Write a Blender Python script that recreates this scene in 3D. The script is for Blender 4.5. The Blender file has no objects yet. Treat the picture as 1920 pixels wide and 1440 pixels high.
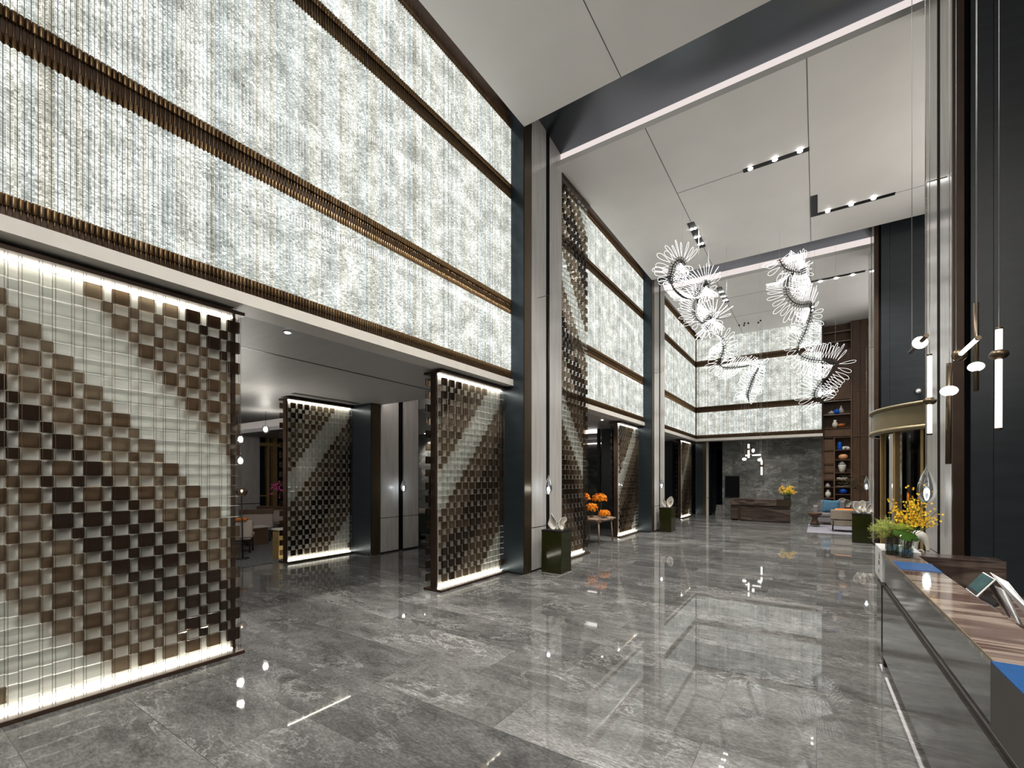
import bpy, bmesh, math, random
from mathutils import Vector, Matrix, noise
random.seed(7)
PI = math.pi
SC = bpy.context.scene
COL = SC.collection
# ------------------------------------------------------------------ survey of the place
F, CX, VH, YAW, H = 849.0, 960.0, 896.0, math.atan(571/849.0), 1.7
def ray(u, v):
    xc = (u-CX)/F; zc = -(v-VH)/F
    return Vector((xc*math.cos(YAW)-math.sin(YAW), xc*math.sin(YAW)+math.cos(YAW), zc))
def onX(u, v, x):
    r = ray(u, v); t = x/r.x; return Vector((x, t*r.y, H+t*r.z))
def onY(u, v, y):
    r = ray(u, v); t = y/r.y; return Vector((t*r.x, y, H+t*r.z))
def onZ(u, v, z):
    r = ray(u, v); t = (z-H)/r.z; return Vector((t*r.x, t*r.y, z))
def atD(u, v, d):
    r = ray(u, v); return Vector((d*r.x, d*r.y, H+d*r.z))

# ------------------------------------------------------------------ materials
MATS = {}
def nodes_of(name):
    m = bpy.data.materials.new(name); m.use_nodes = True
    nt = m.node_tree; nt.nodes.clear()
    out = nt.nodes.new('ShaderNodeOutputMaterial')
    MATS[name] = m
    return m, nt, out
def N(nt, typ, **kw):
    n = nt.nodes.new(typ)
    for k, v in kw.items():
        if k.startswith('in_'):
            n.inputs[int(k[3:])].default_value = v
        else:
            setattr(n, k, v)
    return n
def L(nt, a, b): nt.links.new(a, b)
def ramp(nt, stops, interp='LINEAR'):
    r = nt.nodes.new('ShaderNodeValToRGB'); cr = r.color_ramp; cr.interpolation = interp
    while len(cr.elements) > 1: cr.elements.remove(cr.elements[-1])
    cr.elements[0].position = stops[0][0]; cr.elements[0].color = (*stops[0][1], 1)
    for p, c in stops[1:]:
        e = cr.elements.new(p); e.color = (*c, 1)
    return r
def pbsdf(nt, out, col=(.5, .5, .5), rough=.5, metal=0.0, spec=.5, alpha=1, trans=0, ior=1.45):
    b = nt.nodes.new('ShaderNodeBsdfPrincipled')
    b.inputs['Base Color'].default_value = (*col, 1)
    b.inputs['Roughness'].default_value = rough
    b.inputs['Metallic'].default_value = metal
    b.inputs['Specular IOR Level'].default_value = spec
    b.inputs['Transmission Weight'].default_value = trans
    b.inputs['IOR'].default_value = ior
    L(nt, b.outputs[0], out.inputs[0])
    return b
def mat(name, col, rough=.5, metal=0.0, spec=.5, vary=.12, scale=6.0, stretch=(1, 1, 1), bump=0.0):
    """a plain finish with a little procedural variation"""
    m, nt, out = nodes_of(name)
    b = pbsdf(nt, out, col, rough, metal, spec)
    tc = N(nt, 'ShaderNodeTexCoord'); mp = N(nt, 'ShaderNodeMapping')
    mp.inputs['Scale'].default_value = stretch
    L(nt, tc.outputs['Object'], mp.inputs[0])
    nz = N(nt, 'ShaderNodeTexNoise'); nz.inputs['Scale'].default_value = scale; nz.inputs['Detail'].default_value = 4
    L(nt, mp.outputs[0], nz.inputs['Vector'])
    lo = tuple(c*(1-vary) for c in col); hi = tuple(min(1, c*(1+vary)) for c in col)
    r = ramp(nt, [(.3, lo), (.7, hi)]); L(nt, nz.outputs[0], r.inputs[0]); L(nt, r.outputs[0], b.inputs['Base Color'])
    if bump:
        bp = N(nt, 'ShaderNodeBump'); bp.inputs['Strength'].default_value = bump; bp.inputs['Distance'].default_value = .01
        L(nt, nz.outputs[0], bp.inputs['Height']); L(nt, bp.outputs[0], b.inputs['Normal'])
    return m
def emit(name, col, strength):
    m, nt, out = nodes_of(name)
    e = N(nt, 'ShaderNodeEmission'); e.inputs[0].default_value = (*col, 1); e.inputs[1].default_value = strength
    L(nt, e.outputs[0], out.inputs[0]); return m

def marble(name, dark, mid, light, tile=None, rough=.06, scale=1.0, axes=('X', 'Y'), spec=.5, vein=.5, joint=None, vw=1.0, streak=.0):
    m, nt, out = nodes_of(name)
    b = pbsdf(nt, out, mid, rough, 0, spec)
    g = N(nt, 'ShaderNodeNewGeometry')
    sep = N(nt, 'ShaderNodeSeparateXYZ'); L(nt, g.outputs['Position'], sep.inputs[0])
    vec = N(nt, 'ShaderNodeCombineXYZ'); L(nt, sep.outputs[axes[0]], vec.inputs[0]); L(nt, sep.outputs[axes[1]], vec.inputs[1])
    coord = vec.outputs[0]; rnd = None; bri = None
    if tile:
        w, h = tile
        bri = N(nt, 'ShaderNodeTexBrick'); bri.offset = .5
        bri.inputs['Color1'].default_value = (0, 0, 0, 1); bri.inputs['Color2'].default_value = (1, 1, 1, 1)
        bri.inputs['Mortar'].default_value = (.5, .5, .5, 1)
        bri.inputs['Scale'].default_value = 1; bri.inputs['Mortar Size'].default_value = .0016
        bri.inputs['Mortar Smooth'].default_value = .4
        bri.inputs['Brick Width'].default_value = w; bri.inputs['Row Height'].default_value = h
        L(nt, coord, bri.inputs['Vector'])
        rnd = bri.outputs['Color']
        mul = N(nt, 'ShaderNodeVectorMath', operation='SCALE'); L(nt, rnd, mul.inputs[0]); mul.inputs['Scale'].default_value = 37.0
        add = N(nt, 'ShaderNodeVectorMath', operation='ADD'); L(nt, coord, add.inputs[0]); L(nt, mul.outputs[0], add.inputs[1])
        coord = add.outputs[0]
    sc = N(nt, 'ShaderNodeMapping'); L(nt, coord, sc.inputs[0]); sc.inputs['Rotation'].default_value = (0, 0, streak); sc.inputs['Scale'].default_value = (scale*.75, scale*1.75, scale)
    n1 = N(nt, 'ShaderNodeTexNoise'); n1.inputs['Scale'].default_value = 1.4; n1.inputs['Detail'].default_value = 9; n1.inputs['Roughness'].default_value = .72; n1.inputs['Distortion'].default_value = .7
    L(nt, sc.outputs[0], n1.inputs['Vector'])
    r1 = ramp(nt, [(.30, dark), (.5, mid), (.72, light)]); L(nt, n1.outputs[0], r1.inputs[0])
    n2 = N(nt, 'ShaderNodeTexNoise'); n2.inputs['Scale'].default_value = 2.6; n2.inputs['Detail'].default_value = 10; n2.inputs['Roughness'].default_value = .74; n2.inputs['Distortion'].default_value = .6
    L(nt, sc.outputs[0], n2.inputs['Vector'])
    sb = N(nt, 'ShaderNodeMath', operation='SUBTRACT'); L(nt, n2.outputs[0], sb.inputs[0]); sb.inputs[1].default_value = .5
    ab = N(nt, 'ShaderNodeMath', operation='ABSOLUTE'); L(nt, sb.outputs[0], ab.inputs[0])
    rv = ramp(nt, [(0, (1, 1, 1)), (.006*vw, (.5, .5, .5)), (.028*vw, (0, 0, 0))]); L(nt, ab.outputs[0], rv.inputs[0])
    n3 = N(nt, 'ShaderNodeTexNoise'); n3.inputs['Scale'].default_value = 1.1; n3.inputs['Detail'].default_value = 3
    L(nt, sc.outputs[0], n3.inputs['Vector'])
    rm = ramp(nt, [(.45, (0, 0, 0)), (.65, (vein, vein, vein))]); L(nt, n3.outputs[0], rm.inputs[0])
    vm = N(nt, 'ShaderNodeMath', operation='MULTIPLY'); L(nt, rv.outputs[0], vm.inputs[0]); L(nt, rm.outputs[0], vm.inputs[1])
    mx = N(nt, 'ShaderNodeMix', data_type='RGBA'); L(nt, vm.outputs[0], mx.inputs[0]); L(nt, r1.outputs[0], mx.inputs[6]); mx.inputs[7].default_value = (*[min(1, c*2.4) for c in light], 1)
    col = mx.outputs[2]
    # fine crystalline grain
    n4 = N(nt, 'ShaderNodeTexNoise'); n4.inputs['Scale'].default_value = 38; n4.inputs['Detail'].default_value = 4; n4.inputs['Roughness'].default_value = .7
    L(nt, sc.outputs[0], n4.inputs['Vector'])
    r4 = ramp(nt, [(.3, (.62, .62, .62)), (.5, (.98, .98, .98)), (.72, (1.5, 1.5, 1.5))]); L(nt, n4.outputs[0], r4.inputs[0])
    mg = N(nt, 'ShaderNodeMix', data_type='RGBA', blend_type='MULTIPLY'); mg.inputs[0].default_value = 1; L(nt, col, mg.inputs[6]); L(nt, r4.outputs[0], mg.inputs[7]); col = mg.outputs[2]
    if tile:
        rt = ramp(nt, [(0, (.74, .74, .74)), (1, (1.25, 1.24, 1.22))]); L(nt, rnd, rt.inputs[0])
        mt = N(nt, 'ShaderNodeMix', data_type='RGBA', blend_type='MULTIPLY'); mt.inputs[0].default_value = 1; L(nt, col, mt.inputs[6]); L(nt, rt.outputs[0], mt.inputs[7]); col = mt.outputs[2]
        mj = N(nt, 'ShaderNodeMix', data_type='RGBA'); L(nt, bri.outputs['Fac'], mj.inputs[0]); L(nt, col, mj.inputs[6]); mj.inputs[7].default_value = (*(joint or tuple(c*.6 for c in dark)), 1); col = mj.outputs[2]
    L(nt, col, b.inputs['Base Color'])
    return m

def striped_stone(name, cols, axes=('X', 'Y'), rot=0.3, rough=.07, scale=3.0):
    m, nt, out = nodes_of(name)
    b = pbsdf(nt, out, cols[1], rough, 0, .5)
    g = N(nt, 'ShaderNodeNewGeometry'); sep = N(nt, 'ShaderNodeSeparateXYZ'); L(nt, g.outputs['Position'], sep.inputs[0])
    vec = N(nt, 'ShaderNodeCombineXYZ'); L(nt, sep.outputs[axes[0]], vec.inputs[0]); L(nt, sep.outputs[axes[1]], vec.inputs[1])
    mp = N(nt, 'ShaderNodeMapping'); mp.inputs['Rotation'].default_value = (0, 0, rot); mp.inputs['Scale'].default_value = (.35*scale, 3.2*scale, 1)
    L(nt, vec.outputs[0], mp.inputs[0])
    n1 = N(nt, 'ShaderNodeTexNoise'); n1.inputs['Scale'].default_value = 1; n1.inputs['Detail'].default_value = 7; n1.inputs['Roughness'].default_value = .55; n1.inputs['Distortion'].default_value = .5
    L(nt, mp.outputs[0], n1.inputs['Vector'])
    r = ramp(nt, [(.28, cols[0]), (.40, cols[1]), (.47, cols[2]), (.52, cols[3]), (.60, cols[1]), (.72, cols[2])])
    L(nt, n1.outputs[0], r.inputs[0]); L(nt, r.outputs[0], b.inputs['Base Color'])
    return m

# --- finishes
marble('floor_marble', (.052, .052, .0515), (.112, .112, .111), (.20, .20, .199), tile=(1.22, .62), rough=.025, vein=.75, spec=.58, streak=.42)
marble('wall_marble', (.062, .064, .060), (.115, .118, .111), (.20, .203, .195), tile=(.62, 1.25), rough=.3, axes=('X', 'Z'), scale=1.5, vein=1.0, vw=1.9)
marble('counter_front', (.032, .031, .029), (.058, .056, .053), (.10, .097, .093), rough=.07, axes=('Y', 'Z'), scale=1.0, vein=.35, spec=.7)
striped_stone('counter_top', [(.062, .042, .037), (.145, .105, .090), (.29, .235, .195), (.080, .046, .038)], rot=1.36, scale=1.25)
striped_stone('desk_stone', [(.028, .018, .015), (.065, .047, .039), (.115, .09, .075), (.038, .024, .02)], axes=('X', 'Z'), rot=.5, scale=1.5, rough=.15)
def petal(name, cols):
    m, nt, out = nodes_of(name); p = pbsdf(nt, out, cols[1], .55, 0, .3)
    tc = N(nt, 'ShaderNodeTexCoord'); n = N(nt, 'ShaderNodeTexNoise'); n.inputs['Scale'].default_value = 38; n.inputs['Detail'].default_value = 2
    L(nt, tc.outputs['Object'], n.inputs['Vector']); r = ramp(nt, [(.34, cols[0]), (.5, cols[1]), (.64, cols[2])]); L(nt, n.outputs[0], r.inputs[0]); L(nt, r.outputs[0], p.inputs['Base Color'])
mat('pier_stone', (.43, .415, .395), .16, 0, .5, .10, 2.2, (6, 6, .5))
mat('lounge_stone', (.48, .46, .435), .3, 0, .5, .12, 2.2, (4, 4, .7))
mat('slate_panel', (.021, .026, .030), .32, 0, .5, .15, 3, (1, 1, 4))
mat('slate_sheen', (.044, .057, .067), .26, .55, .5, .10, 2, (1, 1, 6))
mat('black_gap', (.006, .006, .006), .7, 0, .05)
mat('bronze', (.095, .070, .044), .36, .8, .5, .12, 5, (1, 1, .3))
mat('dark_bronze', (.055, .034, .023), .4, .55, .5, .15, 5)
mat('ceiling_paint', (.80, .775, .745), .42, 0, .4, .03, 1.2, (1, 1, 1))
mat('lounge_ceiling', (.40, .39, .385), .5, 0, .3, .05, 1.5, (1, 8, 1))
mat('cream_fascia', (.62, .59, .54), .45, 0, .4, .04)
mat('beam_metal', (.15, .17, .19), .33, .75, .5, .03, 1, (1, 1, 1))
mat('screen_backing', (.50, .505, .465), .5, .0, .4, .10, 3, (1, 1, 9))
mat('joint_grey', (.10, .098, .095), .6)
mat('brass', (.27, .225, .135), .45, .7, .5, .06, 4)
mat('gold_frame', (.42, .29, .12), .38, .45, .5, .1, 4)
mat('night_glass', (.004, .008, .018), .05, 0, .6)
mat('black_metal', (.012, .012, .012), .4, .3)
mat('olive_lacquer', (.018, .020, .005), .1, .0, .55, .1, 3)
mat('white_ceramic', (.70, .665, .60), .42, 0, .4, .05, 5)
mat('walnut', (.098, .057, .035), .42, 0, .4, .22, 6, (5, 5, .5))
mat('walnut_light', (.125, .074, .046), .42, 0, .4, .22, 6, (5, 5, .5))
mat('table_wood', (.24, .165, .115), .45, 0, .4, .18, 6, (2, 2, 1))
mat('blue_leather', (.008, .056, .175), .5, 0, .4, .1, 40, bump=.1)
mat('dark_leather', (.05, .046, .042), .45, 0, .4, .12, 8)
mat('white_plastic', (.72, .72, .72), .25, 0, .5, .02)
mat('aluminium', (.62, .62, .63), .28, .9, .5, .04)
mat('grey_fabric', (.21, .195, .20), .85, 0, .2, .1, 60, bump=.2)
mat('beige_fabric', (.25, .21, .165), .8, 0, .2, .1, 60, bump=.2)
mat('lounge_fabric', (.42, .36, .32), .85, 0, .2, .1, 60)
mat('steel_blue_fabric', (.05, .125, .20), .7, 0, .2, .18, 12, bump=.3)
mat('orange_fabric', (.55, .17, .03), .7, 0, .2, .1, 20)
mat('dark_green_fabric', (.035, .042, .034), .8, 0, .2, .1, 30)
mat('carpet', (.10, .10, .105), .95, 0, .1, .3, 12)
mat('rug_wool', (.20, .20, .225), .95, 0, .1, .35, 14, (1, 6, 1))
mat('blue_glaze', (.006, .075, .42), .15, 0, .5, .1, 5)
mat('peach_glaze', (.72, .36, .18), .35, 0, .4, .1, 5)
mat('amber_glaze', (.42, .14, .03), .3, 0, .4, .1, 5)
mat('grey_glaze', (.34, .32, .31), .4, 0, .4, .1, 5)
mat('leaf_green', (.030, .075, .010), .4, 0, .4, .25, 12)
mat('leaf_dark', (.02, .035, .012), .5, 0, .4, .25, 12)
mat('moss_green', (.24, .31, .04), .6, 0, .3, .3, 30)
mat('fern_green', (.36, .41, .10), .6, 0, .3, .3, 30)
petal('yellow_petal', [(0.55, 0.27, 0.01), (0.85, 0.52, 0.02), (0.95, 0.74, 0.08)])
petal('orange_petal', [(0.55, 0.1, 0.0), (0.88, 0.28, 0.006), (0.95, 0.52, 0.03)])
mat('pink_petal', (.62, .06, .30), .55, 0, .3, .2, 20)
mat('vase_water', (.05, .06, .05), .05, 0, .6)
mat('black_screen', (.003, .003, .004), .35, 0, .2)
mat('ink', (.16, .16, .16), .6)
mat('stainless', (.42, .43, .44), .35, .9)
mat('brick_red', (.30, .15, .085), .6)
emit('led_warm', (1, .93, .80), 18.0)
emit('led_cove', (1, .89, .86), .85)
emit('cove_hidden', (1, .93, .90), 14.0)
emit('fill_glow_near', (1, .97, .92), 5.8)  # glow of the added fill panel beside and behind the camera
emit('fill_glow_far', (1, .97, .93), 1.8)  # glow of the added fill panel past the second right pier
emit('fill_glow_middle', (1, .97, .93), 2.4)  # glow of the added fill panel above the entrance recess
emit('tube_glow', (1, .97, .90), 3.2)
emit('lamp_white', (1, .98, .95), 26.0)
emit('bulb', (1, .98, .96), 9.0)
emit('loop_glow', (1, .985, .97), 2.8)
emit('plinth_glow', (1, .92, .88), 3.0)

def glassy(name, tint, gloss=.12, rough=.05, body=None, bodyfac=.0):
    """thin clear or smoked glass: tinted see-through with a reflecting skin"""
    m, nt, out = nodes_of(name)
    t = N(nt, 'ShaderNodeBsdfTransparent'); t.inputs[0].default_value = (*tint, 1)
    g = N(nt, 'ShaderNodeBsdfGlossy'); g.inputs['Roughness'].default_value = rough; g.inputs[0].default_value = (1, 1, 1, 1)
    base = t.outputs[0]
    if body:
        d = N(nt, 'ShaderNodeBsdfDiffuse'); d.inputs[0].default_value = (*body, 1)
        mx = N(nt, 'ShaderNodeMixShader'); mx.inputs[0].default_value = bodyfac
        L(nt, t.outputs[0], mx.inputs[1]); L(nt, d.outputs[0], mx.inputs[2]); base = mx.outputs[0]
    fr = N(nt, 'ShaderNodeFresnel'); fr.inputs[0].default_value = 1.45
    ad = N(nt, 'ShaderNodeMath', operation='MULTIPLY_ADD'); L(nt, fr.outputs[0], ad.inputs[0]); ad.inputs[1].default_value = .22 if name == 'block_clear' else .5 if name.startswith('block') else .8; ad.inputs[2].default_value = gloss*.25
    m2 = N(nt, 'ShaderNodeMixShader'); L(nt, ad.outputs[0], m2.inputs[0]); L(nt, base, m2.inputs[1]); L(nt, g.outputs[0], m2.inputs[2])
    L(nt, m2.outputs[0], out.inputs[0]); return m
# every block is crossed twice (front and back face)
glassy('block_clear', (.95, .96, .95), .06, body=(.75, .78, .76), bodyfac=.005)
glassy('block_taupe', (.57, .505, .43), .05, body=(.15, .115, .09), bodyfac=.10)
glassy('block_brown', (.47, .39, .31), .05, body=(.10, .07, .05), bodyfac=.14)
glassy('block_dark', (.22, .155, .11), .05, body=(.03, .02, .014), bodyfac=.4)
def whitened():
    m, nt, out = nodes_of('highlight_edge')  # white edge colour stands in for light-strip refraction in the glass
    d = N(nt, 'ShaderNodeBsdfDiffuse'); d.inputs[0].default_value = (.9, .9, .87, 1)
    t = N(nt, 'ShaderNodeBsdfTranslucent'); t.inputs[0].default_value = (.9, .9, .87, 1)
    mx = N(nt, 'ShaderNodeMixShader'); L(nt, d.outputs[0], mx.inputs[1]); L(nt, t.outputs[0], mx.inputs[2]); L(nt, mx.outputs[0], out.inputs[0])
whitened()
glassy('lamp_glass', (.62, .66, .68), .25)
glassy('clear_glass', (.90, .93, .92), .15)
glassy('smoke_glass', (.60, .62, .60), .2)
glassy('amber_glass', (.75, .62, .48), .2)
glassy('door_glass', (.10, .115, .13), .1)
glassy('pale_water', (.80, .90, .82), .05)

def rods_material():
    """edge-lit glass rods: swirled, mother-of-pearl glass glowing from inside"""
    m, nt, out = nodes_of('lit_rod_glass')
    g = N(nt, 'ShaderNodeNewGeometry'); sep = N(nt, 'ShaderNodeSeparateXYZ'); L(nt, g.outputs['Position'], sep.inputs[0])
    # run = distance along the wall (x + y works for both wall directions), per-rod id
    run = N(nt, 'ShaderNodeMath', operation='ADD'); L(nt, sep.outputs[0], run.inputs[0]); L(nt, sep.outputs[1], run.inputs[1])
    dv = N(nt, 'ShaderNodeMath', operation='DIVIDE'); L(nt, run.outputs[0], dv.inputs[0]); dv.inputs[1].default_value = .0332
    fl = N(nt, 'ShaderNodeMath', operation='FLOOR'); L(nt, dv.outputs[0], fl.inputs[0])
    wn = N(nt, 'ShaderNodeTexWhiteNoise', noise_dimensions='1D'); L(nt, fl.outputs[0], wn.inputs['W'])
    ofs = N(nt, 'ShaderNodeMath', operation='MULTIPLY'); L(nt, wn.outputs[0], ofs.inputs[0]); ofs.inputs[1].default_value = 7.0
    zz = N(nt, 'ShaderNodeMath', operation='ADD'); L(nt, sep.outputs[2], zz.inputs[0]); L(nt, ofs.outputs[0], zz.inputs[1])
    v1 = N(nt, 'ShaderNodeCombineXYZ'); L(nt, run.outputs[0], v1.inputs[0]); L(nt, zz.outputs[0], v1.inputs[1])
    mp = N(nt, 'ShaderNodeMapping'); mp.inputs['Rotation'].default_value = (0, 0, .62); mp.inputs['Scale'].default_value = (9, 42, 1); L(nt, v1.outputs[0], mp.inputs[0])
    a = N(nt, 'ShaderNodeTexNoise'); a.inputs['Scale'].default_value = 1.7; a.inputs['Detail'].default_value = 4; a.inputs['Distortion'].default_value = 1.0; a.inputs['Roughness'].default_value = .66
    L(nt, mp.outputs[0], a.inputs['Vector'])
    ra = ramp(nt, [(.30, (.20, .207, .20)), (.45, (.52, .54, .525)), (.57, (.95, .965, .955)), (.68, (1.9, 1.9, 1.9))]); L(nt, a.outputs[0], ra.inputs[0])
    # broad patches of tone and a rod-to-rod tint
    v2 = N(nt, 'ShaderNodeCombineXYZ'); L(nt, run.outputs[0], v2.inputs[0]); L(nt, sep.outputs[2], v2.inputs[1])
    bq = N(nt, 'ShaderNodeTexNoise'); bq.inputs['Scale'].default_value = 3.2; bq.inputs['Detail'].default_value = 6; bq.inputs['Roughness'].default_value = .6; L(nt, v2.outputs[0], bq.inputs['Vector'])
    rb = ramp(nt, [(.32, (.58, .585, .56)), (.5, (.91, .91, .885)), (.66, (1.3, 1.31, 1.30))]); L(nt, bq.outputs[0], rb.inputs[0])
    wn2 = N(nt, 'ShaderNodeTexWhiteNoise', noise_dimensions='1D')
    ad2 = N(nt, 'ShaderNodeMath', operation='ADD'); L(nt, fl.outputs[0], ad2.inputs[0]); ad2.inputs[1].default_value = 311.7; L(nt, ad2.outputs[0], wn2.inputs['W'])
    rt = ramp(nt, [(0, (.74, .77, .76)), (.2, (.90, .95, .95)), (.45, (1.22, 1.22, 1.2)), (.6, (.95, .94, .88)), (.8, (1.12, 1.10, 1.02)), (1, (.64, .61, .53))]); L(nt, wn2.outputs[0], rt.inputs[0])
    m1 = N(nt, 'ShaderNodeMix', data_type='RGBA', blend_type='MULTIPLY'); m1.inputs[0].default_value = 1; L(nt, ra.outputs[0], m1.inputs[6]); L(nt, rb.outputs[0], m1.inputs[7])
    m2 = N(nt, 'ShaderNodeMix', data_type='RGBA', blend_type='MULTIPLY'); m2.inputs[0].default_value = 1; L(nt, m1.outputs[2], m2.inputs[6]); L(nt, rt.outputs[0], m2.inputs[7])
    e = N(nt, 'ShaderNodeEmission'); L(nt, m2.outputs[2], e.inputs[0]); e.inputs[1].default_value = 1.02
    gl = N(nt, 'ShaderNodeBsdfGlossy'); gl.inputs['Roughness'].default_value = .12; gl.inputs[0].default_value = (.07, .07, .07, 1)
    ad = N(nt, 'ShaderNodeAddShader'); L(nt, e.outputs[0], ad.inputs[0]); L(nt, gl.outputs[0], ad.inputs[1]); L(nt, ad.outputs[0], out.inputs[0])
    return m
rods_material()
def ferrule_material():
    m, nt, out = nodes_of('ferrule_brass')
    b = pbsdf(nt, out, (.2, .12, .05), .34, .85)
    oi = N(nt, 'ShaderNodeObjectInfo'); r = ramp(nt, [(0, (.10, .058, .027)), (.5, (.17, .105, .05)), (1, (.22, .15, .085))])
    L(nt, oi.outputs['Random'], r.inputs[0]); L(nt, r.outputs[0], b.inputs['Base Color'])
ferrule_material()
def screen_material():
    m, nt, out = nodes_of('tablet_screen')
    tc = N(nt, 'ShaderNodeTexCoord'); n = N(nt, 'ShaderNodeTexNoise'); n.inputs['Scale'].default_value = 9; n.inputs['Detail'].default_value = 3
    L(nt, tc.outputs['Object'], n.inputs['Vector'])
    r = ramp(nt, [(.3, (.03, .09, .10)), (.5, (.07, .15, .14)), (.7, (.12, .17, .09))]); L(nt, n.outputs[0], r.inputs[0])
    b = pbsdf(nt, out, (.02, .03, .03), .1); L(nt, r.outputs[0], b.inputs['Emission Color']); b.inputs['Emission Strength'].default_value = .55
screen_material()

# ------------------------------------------------------------------ mesh building
class MB:
    def __init__(s): s.v = []; s.f = []; s.sm = []
    def add(s, vs, fs, smooth=False):
        b = len(s.v); s.v += [Vector(v) for v in vs]
        for f in fs: s.f.append(tuple(i+b for i in f)); s.sm.append(smooth)
        return s
    def box(s, x0, x1, y0, y1, z0, z1, bev=0.0):
        if x0 > x1: x0, x1 = x1, x0
        if y0 > y1: y0, y1 = y1, y0
        if z0 > z1: z0, z1 = z1, z0
        if bev > 0:
            bm = bmesh.new()
            bmesh.ops.create_cube(bm, size=1, matrix=Matrix.Translation(((x0+x1)/2, (y0+y1)/2, (z0+z1)/2)) @ Matrix.Diagonal((x1-x0, y1-y0, z1-z0, 1)))
            bmesh.ops.bevel(bm, geom=bm.edges[:], offset=bev, segments=3, affect='EDGES', profile=.5)
            s.bm(bm); return s
        vs = [(x0, y0, z0), (x1, y0, z0), (x1, y1, z0), (x0, y1, z0), (x0, y0, z1), (x1, y0, z1), (x1, y1, z1), (x0, y1, z1)]
        return s.add(vs, [(0, 3, 2, 1), (4, 5, 6, 7), (0, 1, 5, 4), (1, 2, 6, 5), (2, 3, 7, 6), (3, 0, 4, 7)])
    def bm(s, bm, smooth=False):
        bm.verts.ensure_lookup_table()
        s.add([v.co.copy() for v in bm.verts], [[v.index for v in f.verts] for f in bm.faces], smooth); bm.free(); return s
    def prism(s, pts, axis, a0, a1):
        """extrude a 2D outline along an axis"""
        def P(p, a):
            if axis == 'x': return (a, p[0], p[1])
            if axis == 'y': return (p[0], a, p[1])
            return (p[0], p[1], a)
        n = len(pts); vs = [P(p, a0) for p in pts]+[P(p, a1) for p in pts]
        fs = [tuple(range(n-1, -1, -1)), tuple(range(n, 2*n))]+[(i, (i+1) % n, n+(i+1) % n, n+i) for i in range(n)]
        return s.add(vs, fs)
    def lathe(s, prof, c=(0, 0, 0), seg=24, smooth=True, axis=None, caps=True):
        """profile of (radius, height) spun round the local z (or a given axis direction)"""
        c = Vector(c); q = Vector((0, 0, 1)).rotation_difference(Vector(axis).normalized()) if axis else None
        vs = []; n = len(prof)
        for r, z in prof:
            for k in range(seg):
                a = 2*PI*k/seg; p = Vector((r*math.cos(a), r*math.sin(a), z))
                if q: p = q @ p
                vs.append(c+p)
        fs = []
        for i in range(n-1):
            for k in range(seg): fs.append((i*seg+k, i*seg+(k+1) % seg, (i+1)*seg+(k+1) % seg, (i+1)*seg+k))
        s.add(vs, fs, smooth)
        if caps:
            b = len(s.v)-n*seg
            if prof[0][0] > 1e-5: s.f.append(tuple(b+k for k in range(seg-1, -1, -1))); s.sm.append(False)
            if prof[-1][0] > 1e-5: s.f.append(tuple(b+(n-1)*seg+k for k in range(seg))); s.sm.append(False)
        return s
    def rod(s, a, b, r, seg=12, r2=None):
        a = Vector(a); b = Vector(b); d = b-a
        return s.lathe([(r, 0), (r if r2 is None else r2, d.length)], a, seg, True, d)
    def ball(s, c, rx, ry=None, rz=None, seg=20, rings=12):
        ry = rx if ry is None else ry; rz = rx if rz is None else rz
        vs = [(c[0], c[1], c[2]-rz)]
        for i in range(1, rings):
            t = -PI/2+PI*i/rings
            for k in range(seg):
                a = 2*PI*k/seg; vs.append((c[0]+rx*math.cos(t)*math.cos(a), c[1]+ry*math.cos(t)*math.sin(a), c[2]+rz*math.sin(t)))
        vs.append((c[0], c[1], c[2]+rz)); fs = []
        for k in range(seg): fs.append((0, 1+(k+1) % seg, 1+k))
        for i in range(rings-2):
            for k in range(seg): fs.append((1+i*seg+k, 1+i*seg+(k+1) % seg, 1+(i+1)*seg+(k+1) % seg, 1+(i+1)*seg+k))
        t = len(vs)-1; o = 1+(rings-2)*seg
        for k in range(seg): fs.append((o+k, o+(k+1) % seg, t))
        return s.add(vs, fs, True)
    def tube(s, pts, r, seg=6, closed=False, rad=None):
        pts = [Vector(p) for p in pts]; n = len(pts); vs = []; up = Vector((0, 0, 1)); prev = None
        for i, p in enumerate(pts):
            if closed: t = pts[(i+1) % n]-pts[i-1]
            else: t = pts[min(i+1, n-1)]-pts[max(i-1, 0)]
            t.normalize()
            if prev is None:
                prev = t.cross(up if abs(t.z) < .9 else Vector((1, 0, 0))).normalized()
            else:
                prev = (prev-t*prev.dot(t)).normalized()
            bi = t.cross(prev); rr = rad[i] if rad else r
            for k in range(seg):
                a = 2*PI*k/seg; vs.append(p+prev*(rr*math.cos(a))+bi*(rr*math.sin(a)))
        fs = []
        for i in range(n if closed else n-1):
            j = (i+1) % n
            for k in range(seg): fs.append((i*seg+k, i*seg+(k+1) % seg, j*seg+(k+1) % seg, j*seg+k))
        if not closed:
            fs.append(tuple(range(seg-1, -1, -1))); fs.append(tuple((n-1)*seg+k for k in range(seg)))
        return s.add(vs, fs, True)
    def move(s, m, start=0):
        for i in range(start, len(s.v)): s.v[i] = m @ s.v[i]
        return s

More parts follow.
